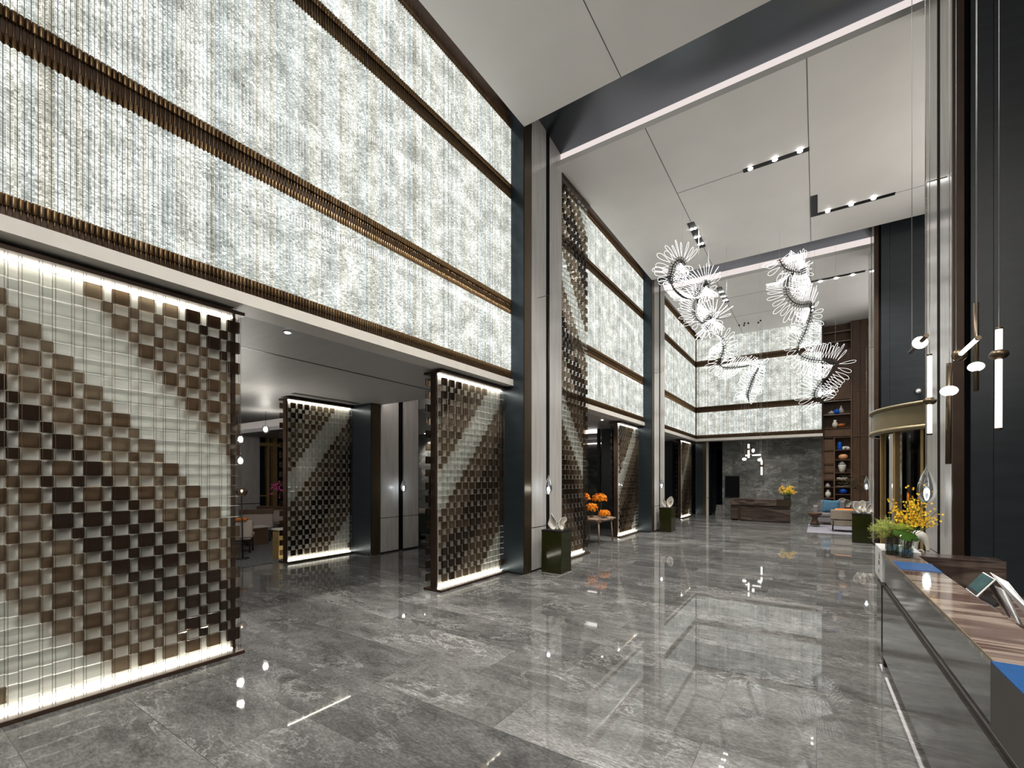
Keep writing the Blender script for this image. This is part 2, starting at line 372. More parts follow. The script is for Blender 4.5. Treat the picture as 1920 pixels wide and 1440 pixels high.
def obj(name, mb, m, parent=None, origin=None, bevel=0, subsurf=0):
    me = bpy.data.meshes.new(name)
    o0 = Vector(origin) if origin is not None else (parent.get('_o') and Vector(parent['_o']) or parent.location if parent else Vector((0, 0, 0)))
    o0 = Vector(o0)
    me.from_pydata([tuple(v-o0) for v in mb.v], [], mb.f)
    me.polygons.foreach_set('use_smooth', mb.sm); me.update()
    me.materials.append(MATS[m] if isinstance(m, str) else m)
    o = bpy.data.objects.new(name, me); COL.objects.link(o)
    if parent: o.parent = parent
    elif origin is not None: o.location = o0
    if bevel:
        b = o.modifiers.new('bevel', 'BEVEL'); b.width = bevel; b.segments = 2; b.limit_method = 'ANGLE'
    if subsurf:
        b = o.modifiers.new('subsurf', 'SUBSURF'); b.levels = subsurf; b.render_levels = subsurf
    return o
def sub(name, mb, m, part, origin, **k):
    """a sub-part: vertices in the thing's frame"""
    return obj(name, mb, m, part, origin=origin, **k)
def under(part, o):
    """make o a sub-part of a part (parts sit at their thing's origin)"""
    o.parent = part; return o
def thing(name, label, cat, loc=(0, 0, 0), group=None):
    o = bpy.data.objects.new(name, None); COL.objects.link(o); o.location = loc
    o.empty_display_size = .1; o['label'] = label; o['category'] = cat
    if group: o['group'] = group
    return o
def tag(o, label, cat, group=None):
    o['label'] = label; o['category'] = cat
    if group: o['group'] = group
    return o
def struct(name, mb, m, parent=None, label=None, cat=None):
    o = obj(name, mb, m, parent)
    if not parent:
        o['kind'] = 'structure'
        if label: o['label'] = label; o['category'] = cat or 'wall'
    return o
def stuff(o): o['kind'] = 'stuff'; return o
def inst(src, parent, loc=None, rot=None, name=None, mtx=None):
    c = src.copy(); COL.objects.link(c); c.parent = parent
    if mtx is not None: c.matrix_local = mtx
    if loc is not None: c.location = loc
    if rot is not None: c.rotation_euler = rot
    return c
# ================================================================== THE SETTING
XF, XP, XR, ZC = -4.53, -4.25, 1.2, 7.85
PIERS = [(6.70, 8.12), (14.12, 15.54)]
RPIERS = [(6.60, 8.06), (14.50, 15.95)]
def bx(*a, **k): return MB().box(*a, **k)
struct('floor', bx(-21, 4.6, -5, 24.2, -.2, 0), 'floor_marble')
struct('wall_roof_slab', bx(-21, 4.6, -5, 24.2, 9.0, 9.2), 'black_gap').name = 'ceiling_slab'
# hall ceilings, one per bay
CE = [(-5.0, 6.70), (7.92, 14.12), (15.36, 21.50)]
for i, (a, b) in enumerate(CE):
    o = struct('ceiling' if i == 0 else 'ceiling_%d' % (i+1), MB().box(XP, 4.4, a, b, ZC, ZC+.09), 'ceiling_paint')
    # upstand lip that hides the cove strip
    if i: obj('cove_lip', bx(XP, 4.4, a, a+.03, ZC+.09, ZC+.10), 'ceiling_paint', o)
struct('ceiling_4', bx(.185, 4.4, 21.5, 22.45, ZC, ZC+.09), 'ceiling_paint')
# panel joints in the ceilings
def joints(n, segs):
    m = MB()
    for (x0, y0, x1, y1) in segs:
        w = .006
        if abs(x0-x1) < .01: m.box(x0-w, x0+w, y0, y1, ZC-.002, ZC+.004)
        else: m.box(x0, x1, y0-w, y0+w, ZC-.002, ZC+.004)
    struct('trim_%d' % n, m, 'joint_grey')
joints(1, [(-2.49, -5, -2.49, 6.7), (-.12, -5, -.12, 6.7)])
joints(2, [(-2.5, 7.92, -2.5, 14.12), (-.12, 7.92, -.12, 14.12), (-2.5, 10.12, -1.22, 10.12), (1.41, 12.73, 4.2, 12.73)])
joints(3, [(-2.6, 15.36, -2.6, 22.1), (-.15, 15.36, -.15, 22.1), (-4.2, 17.0, -.2, 17.0), (-4.2, 19.1, -.15, 19.1), (1.2, 17.0, 2.2, 17.0)])
# beam troughs: polished curved beam panel, lit recess behind the next ceiling's lip
for i, (y0, y1) in enumerate(PIERS):
    m = MB(); pr = []
    for k in range(13):
        t = k/12; y = y0-.12+(1.58)*t
        z = 8.36-.15*t-.20*max(0, t-.45)**2
        pr.append((y, z))
    pts = pr+[(pr[-1][0], 8.7), (pr[0][0], 8.7)]
    m.prism(pts, 'x', -4.9, 4.4)
    o = struct('trim_%d' % (4+i), m, 'beam_metal'); o.data.polygons.foreach_set('use_smooth', [True]*len(o.data.polygons))
    yb = pr[-1][0]-.10
    struct('trim_%d' % (6+i), bx(-4.25, 4.4, yb, yb+.02, ZC+.05, pr[-1][1]+.03), 'led_cove')
# left wall above the openings
for i, (a, b) in enumerate([(-5, 6.70), (8.12, 14.12), (15.54, 21.5)]):
    struct('wall_left' if i == 0 else 'wall_left_%d' % (i+1), bx(-4.80, -4.60, a, b, 3.36, 9.0), 'dark_bronze')
    struct('trim_%d' % (10+i), bx(-4.80, -4.47, a, b, 3.335, 3.445), 'cream_fascia')
    # slot between ceiling and frieze, with the cove light lying on the ceiling edge
    struct('trim_%d' % (20+i), bx(-4.60, XP, a, b, 8.55, 8.6), 'ceiling_paint')
    struct('trim_%d' % (30+i), bx(XP+.02, XP+.05, a+.1, b-.1, ZC+.10, ZC+.13), 'cove_hidden')
struct('wall_far', bx(-3.50, .18, 22.1, 22.3, 0, 3.40), 'wall_marble')
struct('wall_far_upper', bx(-4.62, .18, 21.60, 21.8, 3.36, 9.0), 'dark_bronze')
struct('trim_13', bx(-4.62, .20, 21.44, 21.8, 3.335, 3.445), 'cream_fascia')
struct('trim_14', bx(-4.62, .18, 21.8, 22.1, 3.335, 3.40), 'cream_fascia')
struct('wall_far_backing', bx(-4.62, .18, 22.3, 22.5, 3.0, 9.0), 'black_gap')

# piers -------------------------------------------------------------
def left_pier(n, y0, y1, x=XP, depth=1.15, top=8.9, stone='pier_stone', lounge=False):
    xb = x-depth
    w = struct('wall_pier_%d' % n, bx(xb, x-.04, y0+.004, y1, 0, top), 'black_gap')
    obj('slate_panel', bx(xb, x-.006, y0-.012, y0, 0.02, top), 'slate_sheen', w)
    obj('bronze_trim', bx(x-.05, x+.004, y0+.006, y0+.24, 0, top), 'bronze', w)
    a = y0+.262
    for (p, q) in ((a, a+.515), (a+.655, y1-.01)):
        obj('stone_panel', bx(x-.05, x, p, q, .805, top), stone, w)
        obj('stone_panel', bx(x-.05, x, p, q, .035, .790), stone, w)
    obj('slot_channel', bx(x-.045, x-.006, a+.516, a+.654, 0, top), 'black_gap', w)
    obj('kick_strip', bx(x-.05, x-.004, y0+.26, y1-.01, 0, .033), 'black_metal', w)
    obj('edge_trim', bx(x-.05, x+.002, y1-.010, y1, 0, top), 'black_metal', w)
    obj('far_face', bx(xb, x-.05, y1, y1+.012, 0, top), 'slate_panel', w)
left_pier(1, *PIERS[0]); left_pier(2, *PIERS[1])
def right_pier(n, y0, y1, x=XR, xw=3.4):
    w = struct('wall_pier_%d' % n, bx(x+.04, xw, y0+.03, y1, 0, 8.9), 'black_gap')
    obj('bronze_trim', bx(x-.004, x+.085, y0-.015, y0+.03, 0, 8.9), 'dark_bronze', w)
    obj('slate_panel', bx(x+.135, x+.30, y0-.012, y0+.02, 0, 8.9), 'slate_panel', w)
    obj('slate_panel', bx(x+.304, x+1.5, y0-.012, y0+.02, 0, 8.9), 'slate_panel', w)
    obj('slate_panel', bx(x+1.504, xw, y0-.012, y0+.02, 0, 8.9), 'slate_panel', w)
    a = y0+.02
    for (p, q) in ((a, a+.57), (a+.74, y1-.02)):
        obj('stone_panel', bx(x, x+.05, p, q, .805, 8.9), 'pier_stone', w)
        obj('stone_panel', bx(x, x+.05, p, q, .035, .790), 'pier_stone', w)
    obj('slot_channel', bx(x+.004, x+.045, a+.571, a+.739, 0, 8.9), 'black_gap', w)
    obj('kick_strip', bx(x+.004, x+.05, y0+.02, y1-.01, 0, .033), 'black_metal', w)
    obj('edge_trim', bx(x-.002, x+.05, y1-.018, y1, 0, 8.9), 'black_metal', w)
right_pier(3, *RPIERS[0]); right_pier(4, *RPIERS[1])
struct('wall_right', bx(3.4, 3.6, -5, 6.6, 0, 9), 'slate_panel')
o = struct('fill_panel_near', bx(3.36, 3.4, -4.8, 1.0, 3.6, 7.8), 'fill_glow_near')  # unseen glowing panel, added to brighten the near bay and its ceiling
for y in (-4.75, -3, -1.2, 1.0): obj('bronze_fin', bx(3.30, 3.36, y-.03, y+.03, 3.6, 7.8), 'bronze', o)
for z in (3.6, 5.0, 6.6, 7.8): obj('bronze_fin', bx(3.30, 3.36, -4.8, 1.0, z-.06, z+.06), 'bronze', o)
struct('wall_right_far', bx(2.2, 2.4, 15.95, 22.3, 0, 9), 'slate_panel')
wo = struct('fill_panel_far', bx(2.16, 2.2, 16.2, 20.6, 5.3, 7.6), 'fill_glow_far')  # no known window: glowing panel added out of view to lift the far ceiling
for y in (16.2, 17.7, 19.1, 20.6): obj('window_frame', bx(2.12, 2.16, y-.04, y+.04, 5.26, 7.64), 'bronze', wo)  # bars across the added far panel
struct('wall_back', bx(-21, 4.6, -5.2, -5, 0, 9), 'slate_panel')
# entrance recess behind the revolving door
struct('wall_entrance', bx(4.2, 4.4, 8.06, 14.5, 0, 9), 'night_glass')
e = struct('window_1', bx(4.14, 4.2, 8.06, 14.5, 0, 3.4), 'night_glass')
for y in (8.3, 9.2, 13.0, 14.2): obj('window_frame', bx(4.08, 4.14, y-.04, y+.04, 0, 3.4), 'gold_frame', e)
struct('wall_over_entrance', bx(3.3, 3.5, 8.06, 14.5, 3.45, 7.85), 'slate_panel')
wo = struct('fill_panel_middle', bx(3.26, 3.3, 8.3, 13.2, 3.9, 7.6), 'fill_glow_middle')  # invented light source, hidden by the pier, that brightens the middle bay
for y in (8.3, 9.9, 11.6, 13.2): obj('window_frame', bx(3.22, 3.26, y-.04, y+.04, 3.86, 7.64), 'bronze', wo)  # bars across the added panel over the entrance
# far left corner: pier stub and dark doorway to the corridor
w = struct('wall_pier_5', bx(-4.62, -3.97, 22.02, 22.3, 0, 3.36), 'black_gap')
obj('slate_panel', bx(-4.62, -4.32, 22.0, 22.02, 0, 3.36), 'slate_sheen', w)
obj('bronze_trim', bx(-4.31, -4.17, 21.98, 22.02, 0, 3.36), 'bronze', w)
obj('stone_panel', bx(-4.16, -4.06, 22.0, 22.02, .805, 3.36), 'lounge_stone', w)
obj('stone_panel', bx(-4.16, -4.06, 22.0, 22.02, .0, .79), 'lounge_stone', w)
d = struct('door_1', bx(-3.97, -3.50, 23.4, 23.5, .42, 3.0), 'night_glass')
obj('door_frame', bx(-3.98, -3.49, 23.38, 23.42, 2.98, 3.06), 'black_metal', d)
struct('wall_corridor', bx(-4.6, -2.0, 23.55, 23.7, 0, 3.4), 'slate_panel')
w = struct('trim_15', MB().box(-3.97, -3.5, 23.1, 23.5, 0, .14).box(-3.97, -3.5, 23.25, 23.5, .14, .28).box(-3.97, -3.5, 23.38, 23.5, .28, .42), 'lounge_stone')
struct('wall_far_end', bx(-21, 4.6, 24.0, 24.2, 0, 9), 'slate_panel')
# ---- the lounge beside the hall
struct('ceiling_lounge', bx(-20.6, -4.80, -5, 6.8, 3.34, 3.46), 'lounge_ceiling')
struct('trim_16', MB().box(-7.6, -4.82, -3.0, 1.9, 3.336, 3.345).box(-6.0, -5.96, 1.9, 6.6, 3.337, 3.345), 'black_metal')
struct('trim_17', MB().box(-8.45, -8.33, 4.9, 6.4, 3.334, 3.345), 'black_metal')
struct('ceiling_lounge_2', bx(-20.6, -4.80, 8.3, 24.0, 3.34, 3.46), 'lounge_ceiling')
struct('ceiling_lounge_3', bx(-20.6, -5.4, 6.8, 8.3, 3.85, 3.95), 'ceiling_paint')
struct('trim_18', bx(-20.6, -5.4, 8.28, 8.3, 3.46, 3.85), 'ceiling_paint')
struct('trim_19', bx(-20.6, -5.6, 6.82, 6.86, 3.48, 3.52), 'cove_hidden')
def lounge_pier(n, x, y0, y1):
    left_pier(n, y0, y1, x=x, depth=1.0, top=3.9, stone='lounge_stone')
lounge_pier(6, -8.08, 6.50, 7.92)
# dark pier in the second bay, mottled wall behind it
struct('wall_pier_7', bx(-6.0, -5.62, 14.3, 15.5, 0, 3.34), 'slate_panel')
o = struct('trim_23', bx(-6.12, -6.02, 14.22, 14.3, 0, 3.34), 'black_metal')
struct('wall_lounge_far', bx(-20, -6.6, 18.0, 18.2, 0, 3.34), 'wall_marble')
struct('trim_24', MB().box(-7.4, -6.04, 14.25, 14.28, 3.21, 3.33), 'plinth_glow')
struct('trim_25', bx(-8.8, -6.6, 17.93, 17.97, 3.14, 3.18), 'plinth_glow')
struct('wall_pier_8', bx(-6.4, -5.3, 20.6, 22.0, 0, 3.34), 'slate_panel')
# far end of the first lounge bay: grey stone wall with the black television niche
struct('wall_lounge_back', bx(-20, -8.9, 12.3, 12.5, 0, 3.34), 'wall_marble')
# lounge window wall
gl = struct('window_2', bx(-18.8, -18.7, 8.3, 12.3, 0, 3.34), 'night_glass')
for y, w_, x_ in ((10.03, .085, -18.5), (9.80, .05, -18.6), (11.6, .08, -18.5)): obj('window_frame', bx(-18.7, x_, y-w_, y+w_, 0, 3.6), 'gold_frame', gl)
obj('window_frame', bx(-18.7, -18.55, 9.4, 12.3, 2.99, 3.12), 'gold_frame', gl)
obj('window_frame', bx(-18.7, -18.6, 9.42, 9.75, .95, 1.0), 'gold_frame', gl)
w = struct('wall_pier_9', bx(-18.9, -18.52, 8.0, 9.38, 0, 3.9), 'black_gap')
obj('stone_panel', bx(-18.52, -18.48, 8.0, 9.40, .70, 3.9), 'lounge_stone', w)
obj('stone_panel', bx(-18.52, -18.48, 8.0, 9.40, .03, .67), 'lounge_stone', w)
struct('wall_lounge_left', bx(-20.8, -20.6, -5, 24, 0, 9), 'night_glass')
struct('trim_26', bx(-20.5, -9.0, -4.5, 12.2, .001, .012), 'carpet')
# ================================================================== LIT ROD FRIEZE AND BRONZE RAILS
PITCH = .0332
RODZ = [(3.60, 4.625), (4.855, 6.675), (6.915, 7.925)]
RAILZ = [(3.445, 3.60), (4.62, 4.86), (6.67, 6.92), (7.92, 8.16)]
def rod_mesh(x, y, z0, z1, along='y', out=1):
    """one glass rod, flat at the back, round at the front, rounded ends"""
    w = .0146; pts = []
    for k in range(7):
        a = -PI/2+PI*k/6; pts.append((math.cos(a)*.017, math.sin(a)*w))
    m = MB(); vs = []
    lv = [(z0, .55), (z0+.006, 1), (z1-.006, 1), (z1, .55)]
    for z, s in lv:
        for (px, py) in pts:
            if along == 'y': vs.append((x+px*s, y+py*s, z))
            else: vs.append((x+py*s, y-px*s, z))
    n = len(pts); fs = []
    for i in range(3):
        for k in range(n-1):
            f = (i*n+k, i*n+k+1, (i+1)*n+k+1, (i+1)*n+k)
            fs.append(f)
    fs.append(tuple(range(n-1, -1, -1))); fs.append(tuple(3*n+k for k in range(n)))
    m.add(vs, fs, True); return m
def ferrule_mesh(x, y, z0, z1, kind, along='y'):
    """bronze cap holding a rod end, with its stem; kind: 'low' top cap only, 'mid' two caps, 'top' lower cap only"""
    m = MB(); c = (x+.002, y, 0) if along == 'y' else (x, y-.002, 0)
    if kind != 'top': m.lathe([(.0125, z1-.068), (.0155, z1-.064), (.0155, z1+.004), (.0145, z1+.012)], c, 10)
    if kind != 'low': m.lathe([(.0145, z0-.012), (.0155, z0-.004), (.0155, z0+.064), (.0125, z0+.068)], c, 10)
    m.lathe([(.005, z0+.004), (.005, z1-.01)], c, 6)
    return m
NAMEB = ['near bay', 'middle bay', 'third bay', 'end wall']
ROWN = ['lowest', 'middle', 'top']
GLASSL = {
 (0, 0): 'lowest row of glowing glass rods above the near lounge opening',
 (0, 1): 'tall middle row of glowing glass rods on the near left wall',
 (0, 2): 'top row of glowing glass rods under the near ceiling edge',
 (1, 0): 'lowest row of glowing glass rods between the two left stone piers',
 (1, 1): 'tall middle row of glowing glass rods between the two left stone piers',
 (1, 2): 'top row of glowing glass rods between the two left stone piers',
 (2, 0): 'lowest row of glowing rods on the left wall beyond the second pier',
 (2, 1): 'tall middle row of glowing rods on the left wall beyond the second pier',
 (2, 2): 'top row of glowing rods on the left wall beyond the second pier',
 (3, 0): 'lowest row of glowing rods on the end wall above the grey marble',
 (3, 1): 'tall middle row of glowing rods on the end wall behind the chandeliers',
 (3, 2): 'top row of glowing rods on the end wall below the ceiling'}
PLACE = ['on the near left wall', 'between the two left stone piers', 'on the left wall beyond the second pier', 'across the end wall']
RAILN = ['lowest bronze rail under the glass rods ', 'bronze rail above the lowest glass rods ', 'bronze rail below the top glass rods ', 'topmost bronze rail along the ceiling ']
BAYS = [(-2.2, 6.69, 'y'), (8.14, 14.10, 'y'), (15.56, 21.48, 'y'), (-4.50, .17, 'x')]
for b, (a0, a1, ax) in enumerate(BAYS):
    n = int((a1-a0)/PITCH); pos = [a1-PITCH*(k+.5) for k in range(n)]
    if ax == 'x': xf, yf = None, 21.53
    for r, (z0, z1) in enumerate(RODZ):
        t = thing('glass_rod_panel', GLASSL[(b, r)], 'lit wall panel', (XF, a0, z0) if ax == 'y' else (a0, 21.53, z0), 'rows of lit glass rods')
        if ax == 'y': obj('backing_plate', bx(XF-.06, XF-.012, a0, a1, z0-.02, z1+.02), 'bronze', t)
        else: obj('backing_plate', bx(a0, a1, 21.542, 21.59, z0-.02, z1+.02), 'bronze', t)
        rest = MB(); src = None; cnt = 0
        near = sorted([p for p in pos if p > .50])[:100] if b == 0 else []
        ns = set(near)
        for p in pos:
            if p in ns:
                if src is None: src = obj('glass_rod', rod_mesh(XF, p, z0, z1), 'lit_rod_glass', t); sp = p
                else: inst(src, t, (0, p-sp, 0))
            else:
                mm = rod_mesh(XF, p, z0, z1) if ax == 'y' else rod_mesh(p, 21.53, z0, z1, 'x')
                rest.add(mm.v, mm.f, True)
        stuff(obj('glass_rods', rest, 'lit_rod_glass', t))
    for r, (z0, z1) in enumerate(RAILZ):
        if b == 3 and r == 3: continue
        kind = 'low' if r == 0 else ('top' if r == 3 else 'mid')
        t = thing('bronze_rail', RAILN[r]+PLACE[b], 'rail', (XF, a0, z0) if ax == 'y' else (a0, 21.53, z0), 'bronze rails of the glass rod wall')
        if ax == 'y': obj('channel', bx(XF-.055, XF-.014, a0, a1, z0+.01, z1-.01), 'dark_bronze', t)
        else: obj('channel', bx(a0, a1, 21.545, 21.585, z0+.01, z1-.01), 'dark_bronze', t)
        rest = MB(); src = None
        ns = set(sorted([p for p in pos if p > .50])[:100]) if b == 0 else set()
        for p in pos:
            if p in ns:
                if src is None: src = obj('ferrule', ferrule_mesh(XF, p, z0, z1, kind), 'ferrule_brass', t); sp = p
                else: inst(src, t, (0, p-sp, 0))
            else:
                mm = ferrule_mesh(XF, p, z0, z1, kind) if ax == 'y' else ferrule_mesh(p, 21.53, z0, z1, kind, 'x')
                rest.add(mm.v, mm.f, True)
        stuff(obj('ferrules', rest, 'ferrule_brass', t))
# ================================================================== GLASS BLOCK SCREENS
def block(w, h, d=.034):
    bm = bmesh.new(); bmesh.ops.create_cube(bm, size=1, matrix=Matrix.Diagonal((d, w, h, 1)))
    bmesh.ops.bevel(bm, geom=bm.edges[:], offset=.003, segments=1, affect='EDGES')
    return MB().bm(bm)
SHADES = ['block_clear', 'block_taupe', 'block_brown', 'block_dark']
def shade(style, u, rnd):
    """tone of a block from its diagonal: the same sequence of bands runs over every screen"""
    k = (u-7) % 14
    if k < 3: return 0                      # clear band
    if 6 <= k < 10: return 3 if rnd.random() < .88 else 2   # dark band
    return 1 if rnd.random() < .7 else 2    # smoky bands on either side
def whiten(o, sh):
    """refracted strip light painted on clear blocks as a frosted lower and upper edge"""
    if sh: return
    o.data.materials.append(MATS['highlight_edge'])
    for p in o.data.polygons:
        if abs(p.normal.z) > .9: p.material_index = 1
def screen(label, x, y0, y1, style, seed, cols=None, near_post=True, ztop=3.3, rows=16, zrows=None, individual=True, backrow=True, deep=.36, ptop=None):
    ptop = ptop or ztop
    rnd = random.Random(seed)
    t = thing('glass_block_screen', label, 'screen', (x, y0, 0), 'glass block screens')
    # x = front of the base; base and head rails, post, lit panel, strips, cables, blocks
    brl = obj('base_rail', bx(x-deep, x, y0-.02, y1, 0, .035, bev=.004), 'dark_bronze', t)
    hrl = obj('head_rail', bx(x-deep, x, y0-.02, y1, ztop-.035, ztop, bev=.004), 'dark_bronze', t)
    if near_post: obj('end_post', bx(x-.235, x-.125, y0, y0+.035, .035, ztop-.035), 'dark_bronze', t)
    elif ptop == ztop: obj('end_post', bx(x-.235, x-.125, y1-.06, y1-.03, .035, ztop-.035), 'dark_bronze', t)
    else: obj('end_post', bx(x-.205, x-.155, y1-.05, y1-.03, .035, ptop), 'dark_bronze', t)
    if near_post: p0, p1 = y0+.036, y1-.004
    else: p0, p1 = y0, y1-.061
    obj('lit_panel', bx(x-.20, x-.16, p0, p1, .035, ptop-.035), 'screen_backing', t)
    under(brl, obj('light_strip', bx(x-.140, x-.118, p0, p1, .037, .048), 'led_warm', t))
    if ptop == ztop:
        under(hrl, obj('light_strip', bx(x-.140, x-.118, p0, p1, ztop-.048, ztop-.037), 'led_warm', t))
        under(brl, obj('light_strip', bx(x-.232, x-.205, p0, p1, .037, .048), 'led_warm', t))
    pit = .17; ncol = int(round((y1-y0)/pit))
    if style == 'std': ncol = 10; pit = (y1-y0-.035)/10
    ks = pit/.17; xb = x-.075; xr = x-.30
    dz = (ztop-.14)/rows
    items = []; back = []
    for c in range(ncol):
        yw = y1-(.075 if style != 'std' else pit*.42)-c*pit; yn = yw-pit/2
        cc = c if style in ('big', 'low') else ncol-1-c
        for r in range(rows):
            zw = ztop-.145-r*dz; u = r+cc-(7 if style == 'low' else 0)
            items.append((yw, zw, 'wide', shade(style, u, rnd)))
            zn = zw-dz/2
            if r < rows-1 and yn > y0+.03:
                # the narrow column lies half a step further towards the near side
                items.append((yn, zn, 'narrow', shade(style, u+1 if style in ('big', 'low') else u, rnd)))
    # cables on both edges of the wide column
    cab = None
    for c in range(ncol):
        yw = y1-(.075 if style != 'std' else pit*.42)-c*pit
        for o in (-.060*ks, -.043*ks, .043*ks, .060*ks):
            if cab is None: cab = obj('cable', MB().rod((xb+.020, yw+o, .03), (xb+.020, yw+o, ztop-.03), .0015, 6), 'bronze', t); cy = yw+o
            else: inst(cab, t, (0, yw+o-cy, 0))
    # back curtain of blocks seen edge-on beside the post
    for r in range(rows):
        zw = ztop-.145-r*dz
        back.append((y0+.02 if near_post else y1-.03, zw, rnd.choice([1, 2, 3, 3])))
    W, Hh, NW, NH = .112*ks, dz*.55, .066*ks, dz*.40
    # the hundred blocks that show largest become parts, the rest one stuff part
    def size(it): return -(abs(it[0])+.0*it[1])
    items.sort(key=lambda it: ((it[0]**2+x*x), -it[1]))
    if style == 'big': items.sort(key=lambda it: (0 if it[0] > .62 else 1, 0 if it[2] == 'wide' else 1, it[0], it[1]))
    srcs = {}; loose = {}
    for i, (y, z, kind, sh) in enumerate(items):
        w, h = (W, Hh) if kind == 'wide' else (NW, NH)
        if i < 100 and individual:
            if (kind, sh) not in srcs:
                m = block(w, h).move(Matrix.Translation((x, y0, 0)))
                srcs[(kind, sh)] = o = obj('glass_block', m, SHADES[sh], t); whiten(o, sh); o.location = (xb-x, y-y0, z)
            else: inst(srcs[(kind, sh)], t, (xb-x, y-y0, z))
        else:
            m = block(w, h).move(Matrix.Translation((xb, y, z)))
            loose.setdefault(sh, MB()).add(m.v, m.f)
    if backrow:
        for (y, z, sh) in back:
            m = block(.10, Hh).move(Matrix.Translation((xr, y, z))); loose.setdefault(sh, MB()).add(m.v, m.f)
    if loose:
        mm = MB(); idx = []
        for sh in sorted(loose): mm.add(loose[sh].v, loose[sh].f); idx += [sh]*len(loose[sh].f)
        o = stuff(obj('glass_blocks', mm, SHADES[0], t))
        for k in SHADES[1:]+['highlight_edge']: o.data.materials.append(MATS[k])
        o.data.polygons.foreach_set('material_index', idx)
        for p in o.data.polygons:
            if p.material_index == 0 and abs(p.normal.z) > .9: p.material_index = 4
    return t
screen('largest glass block screen, cut by the left edge of the photo', -4.60, -.90, 2.20, 'big', 3, near_post=False)
screen('glass block screen at the near side of the first left pier', -4.60, 4.985, 6.685, 'std', 5)
screen('glass block screen deep in the lounge beside the grey stone column', -8.66, 4.98, 6.487, 'std', 8)
screen('glass block screen against the second left pier behind the flower table', -4.60, 12.42, 14.10, 'std', 11)
screen('farthest glass block screen in the left corner by the dark doorway', -4.60, 19.70, 21.40, 'std', 13, individual=False)
screen('ceiling-high glass block screen rising just beyond the first left pier', -4.235, 8.15, 9.47, 'low', 17, ztop=7.84, rows=38, near_post=False, backrow=False, deep=.215, ptop=3.30)
# ================================================================== RECEPTION COUNTER AND WHAT STANDS ON IT
def rotz(mb, c, a):
    return mb.move(Matrix.Translation(c) @ Matrix.Rotation(a, 4, 'Z') @ Matrix.Translation(-Vector(c)))
CT = 1.04
PIV = (.485, 5.11, 0); CA = math.radians(.9)      # the counter stands a touch off the hall's axis
def cobj(n, mb, m, t): return obj(n, rotz(mb, PIV, CA), m, t)
t = thing('reception_counter', 'long near reception counter with grey polished front and brown striped stone top', 'counter', (.485, 5.11, 0))
ctop = cobj('counter_top', bx(.485, .715, -.6, 5.11, CT-.03, CT, bev=.003), 'counter_top', t)
cobj('upper_front', bx(.487, .53, -.6, 5.108, .80, CT-.03), 'counter_front', t)
under(ctop, cobj('metal_edge', bx(.4835, .4875, -.6, 5.11, CT-.006, CT+.0008), 'brass', t))
gro = cobj('groove', bx(.508, .60, -.6, 5.6, .712, .80), 'dark_bronze', t)
under(gro, cobj('groove_edge', bx(.499, .509, -.6, 5.62, .752, .757), 'stainless', t))
cobj('lower_front', bx(.497, .53, -.6, 5.25, .10, .712), 'counter_front', t)
cobj('lower_front', bx(.497, .53, 5.35, 5.66, .10, .712), 'counter_front', t)
cobj('slot_strip', bx(.505, .53, 5.25, 5.35, .0, .712), 'black_metal', t)
pli = cobj('plinth', bx(.60, .72, -.6, 5.6, 0, .10), 'dark_bronze', t)
under(pli, cobj('plinth_light', bx(.512, .53, -.6, 5.6, .092, .099), 'plinth_glow', t))
cobj('body', bx(.53, .715, -.6, 5.66, .10, .768), 'dark_bronze', t)
cobj('inner_panel', bx(.70, .715, -.6, 5.11, .768, CT-.03), 'counter_front', t)
cobj('work_surface', bx(.715, 1.50, -.6, 5.09, .745, .775), 'counter_top', t)
cobj('end_wing', bx(.715, 1.235, 5.09, 5.32, .10, CT, bev=.003), 'desk_stone', t)
cobj('lower_ledge', bx(.497, .72, 5.11, 5.66, .768, .778), 'dark_bronze', t)
# blue mats
def mat_far():
    o = obj('desk_mat', rotz(MB().box(.490, .722, 4.27, 4.65, CT, CT+.004).box(.716, .722, 4.27, 4.60, CT-.06, CT+.004), PIV, CA), 'blue_leather', origin=(.6, 4.45, CT))
    tag(o, 'far blue leather mat lying across the near counter in front of the vases', 'mat', 'blue mats on the counter')
mat_far()
t2 = thing('desk_mat', 'near blue leather mat with dark front flap at the photo edge', 'mat', (.6, 2.0, CT), 'blue mats on the counter')
cobj('mat_top', bx(.472, .722, 1.30, 2.30, CT+.001, CT+.006), 'blue_leather', t2)
cobj('front_flap', bx(.472, .480, 1.30, 2.30, .80, CT+.001), 'dark_leather', t2)
# white notice box with grey print at the end of the counter
t = thing('notice_box', 'white notice box with grey printed lines at the counter end', 'box', (.58, 5.4, .778))
nb = obj('box', bx(.475, .74, 5.135, 5.66, .778, 1.062, bev=.004), 'white_plastic', t)
pr = MB()
rn = random.Random(2)
for k in range(5):            # blocks of small print on the hall side
    y = 5.27+k*.013
    pr.box(.4735, .4748, y, y+.006, .96, 1.02-rn.random()*.015)
for k in range(9):
    y = 5.27+k*.012
    pr.box(.4735, .4748, y, y+.005, .905+rn.random()*.01, .945)
for k in range(4):
    y = 5.31+k*.014
    pr.box(.4735, .4748, y, y+.006, .83, .88-rn.random()*.02)
under(nb, obj('print', pr, 'ink', t))

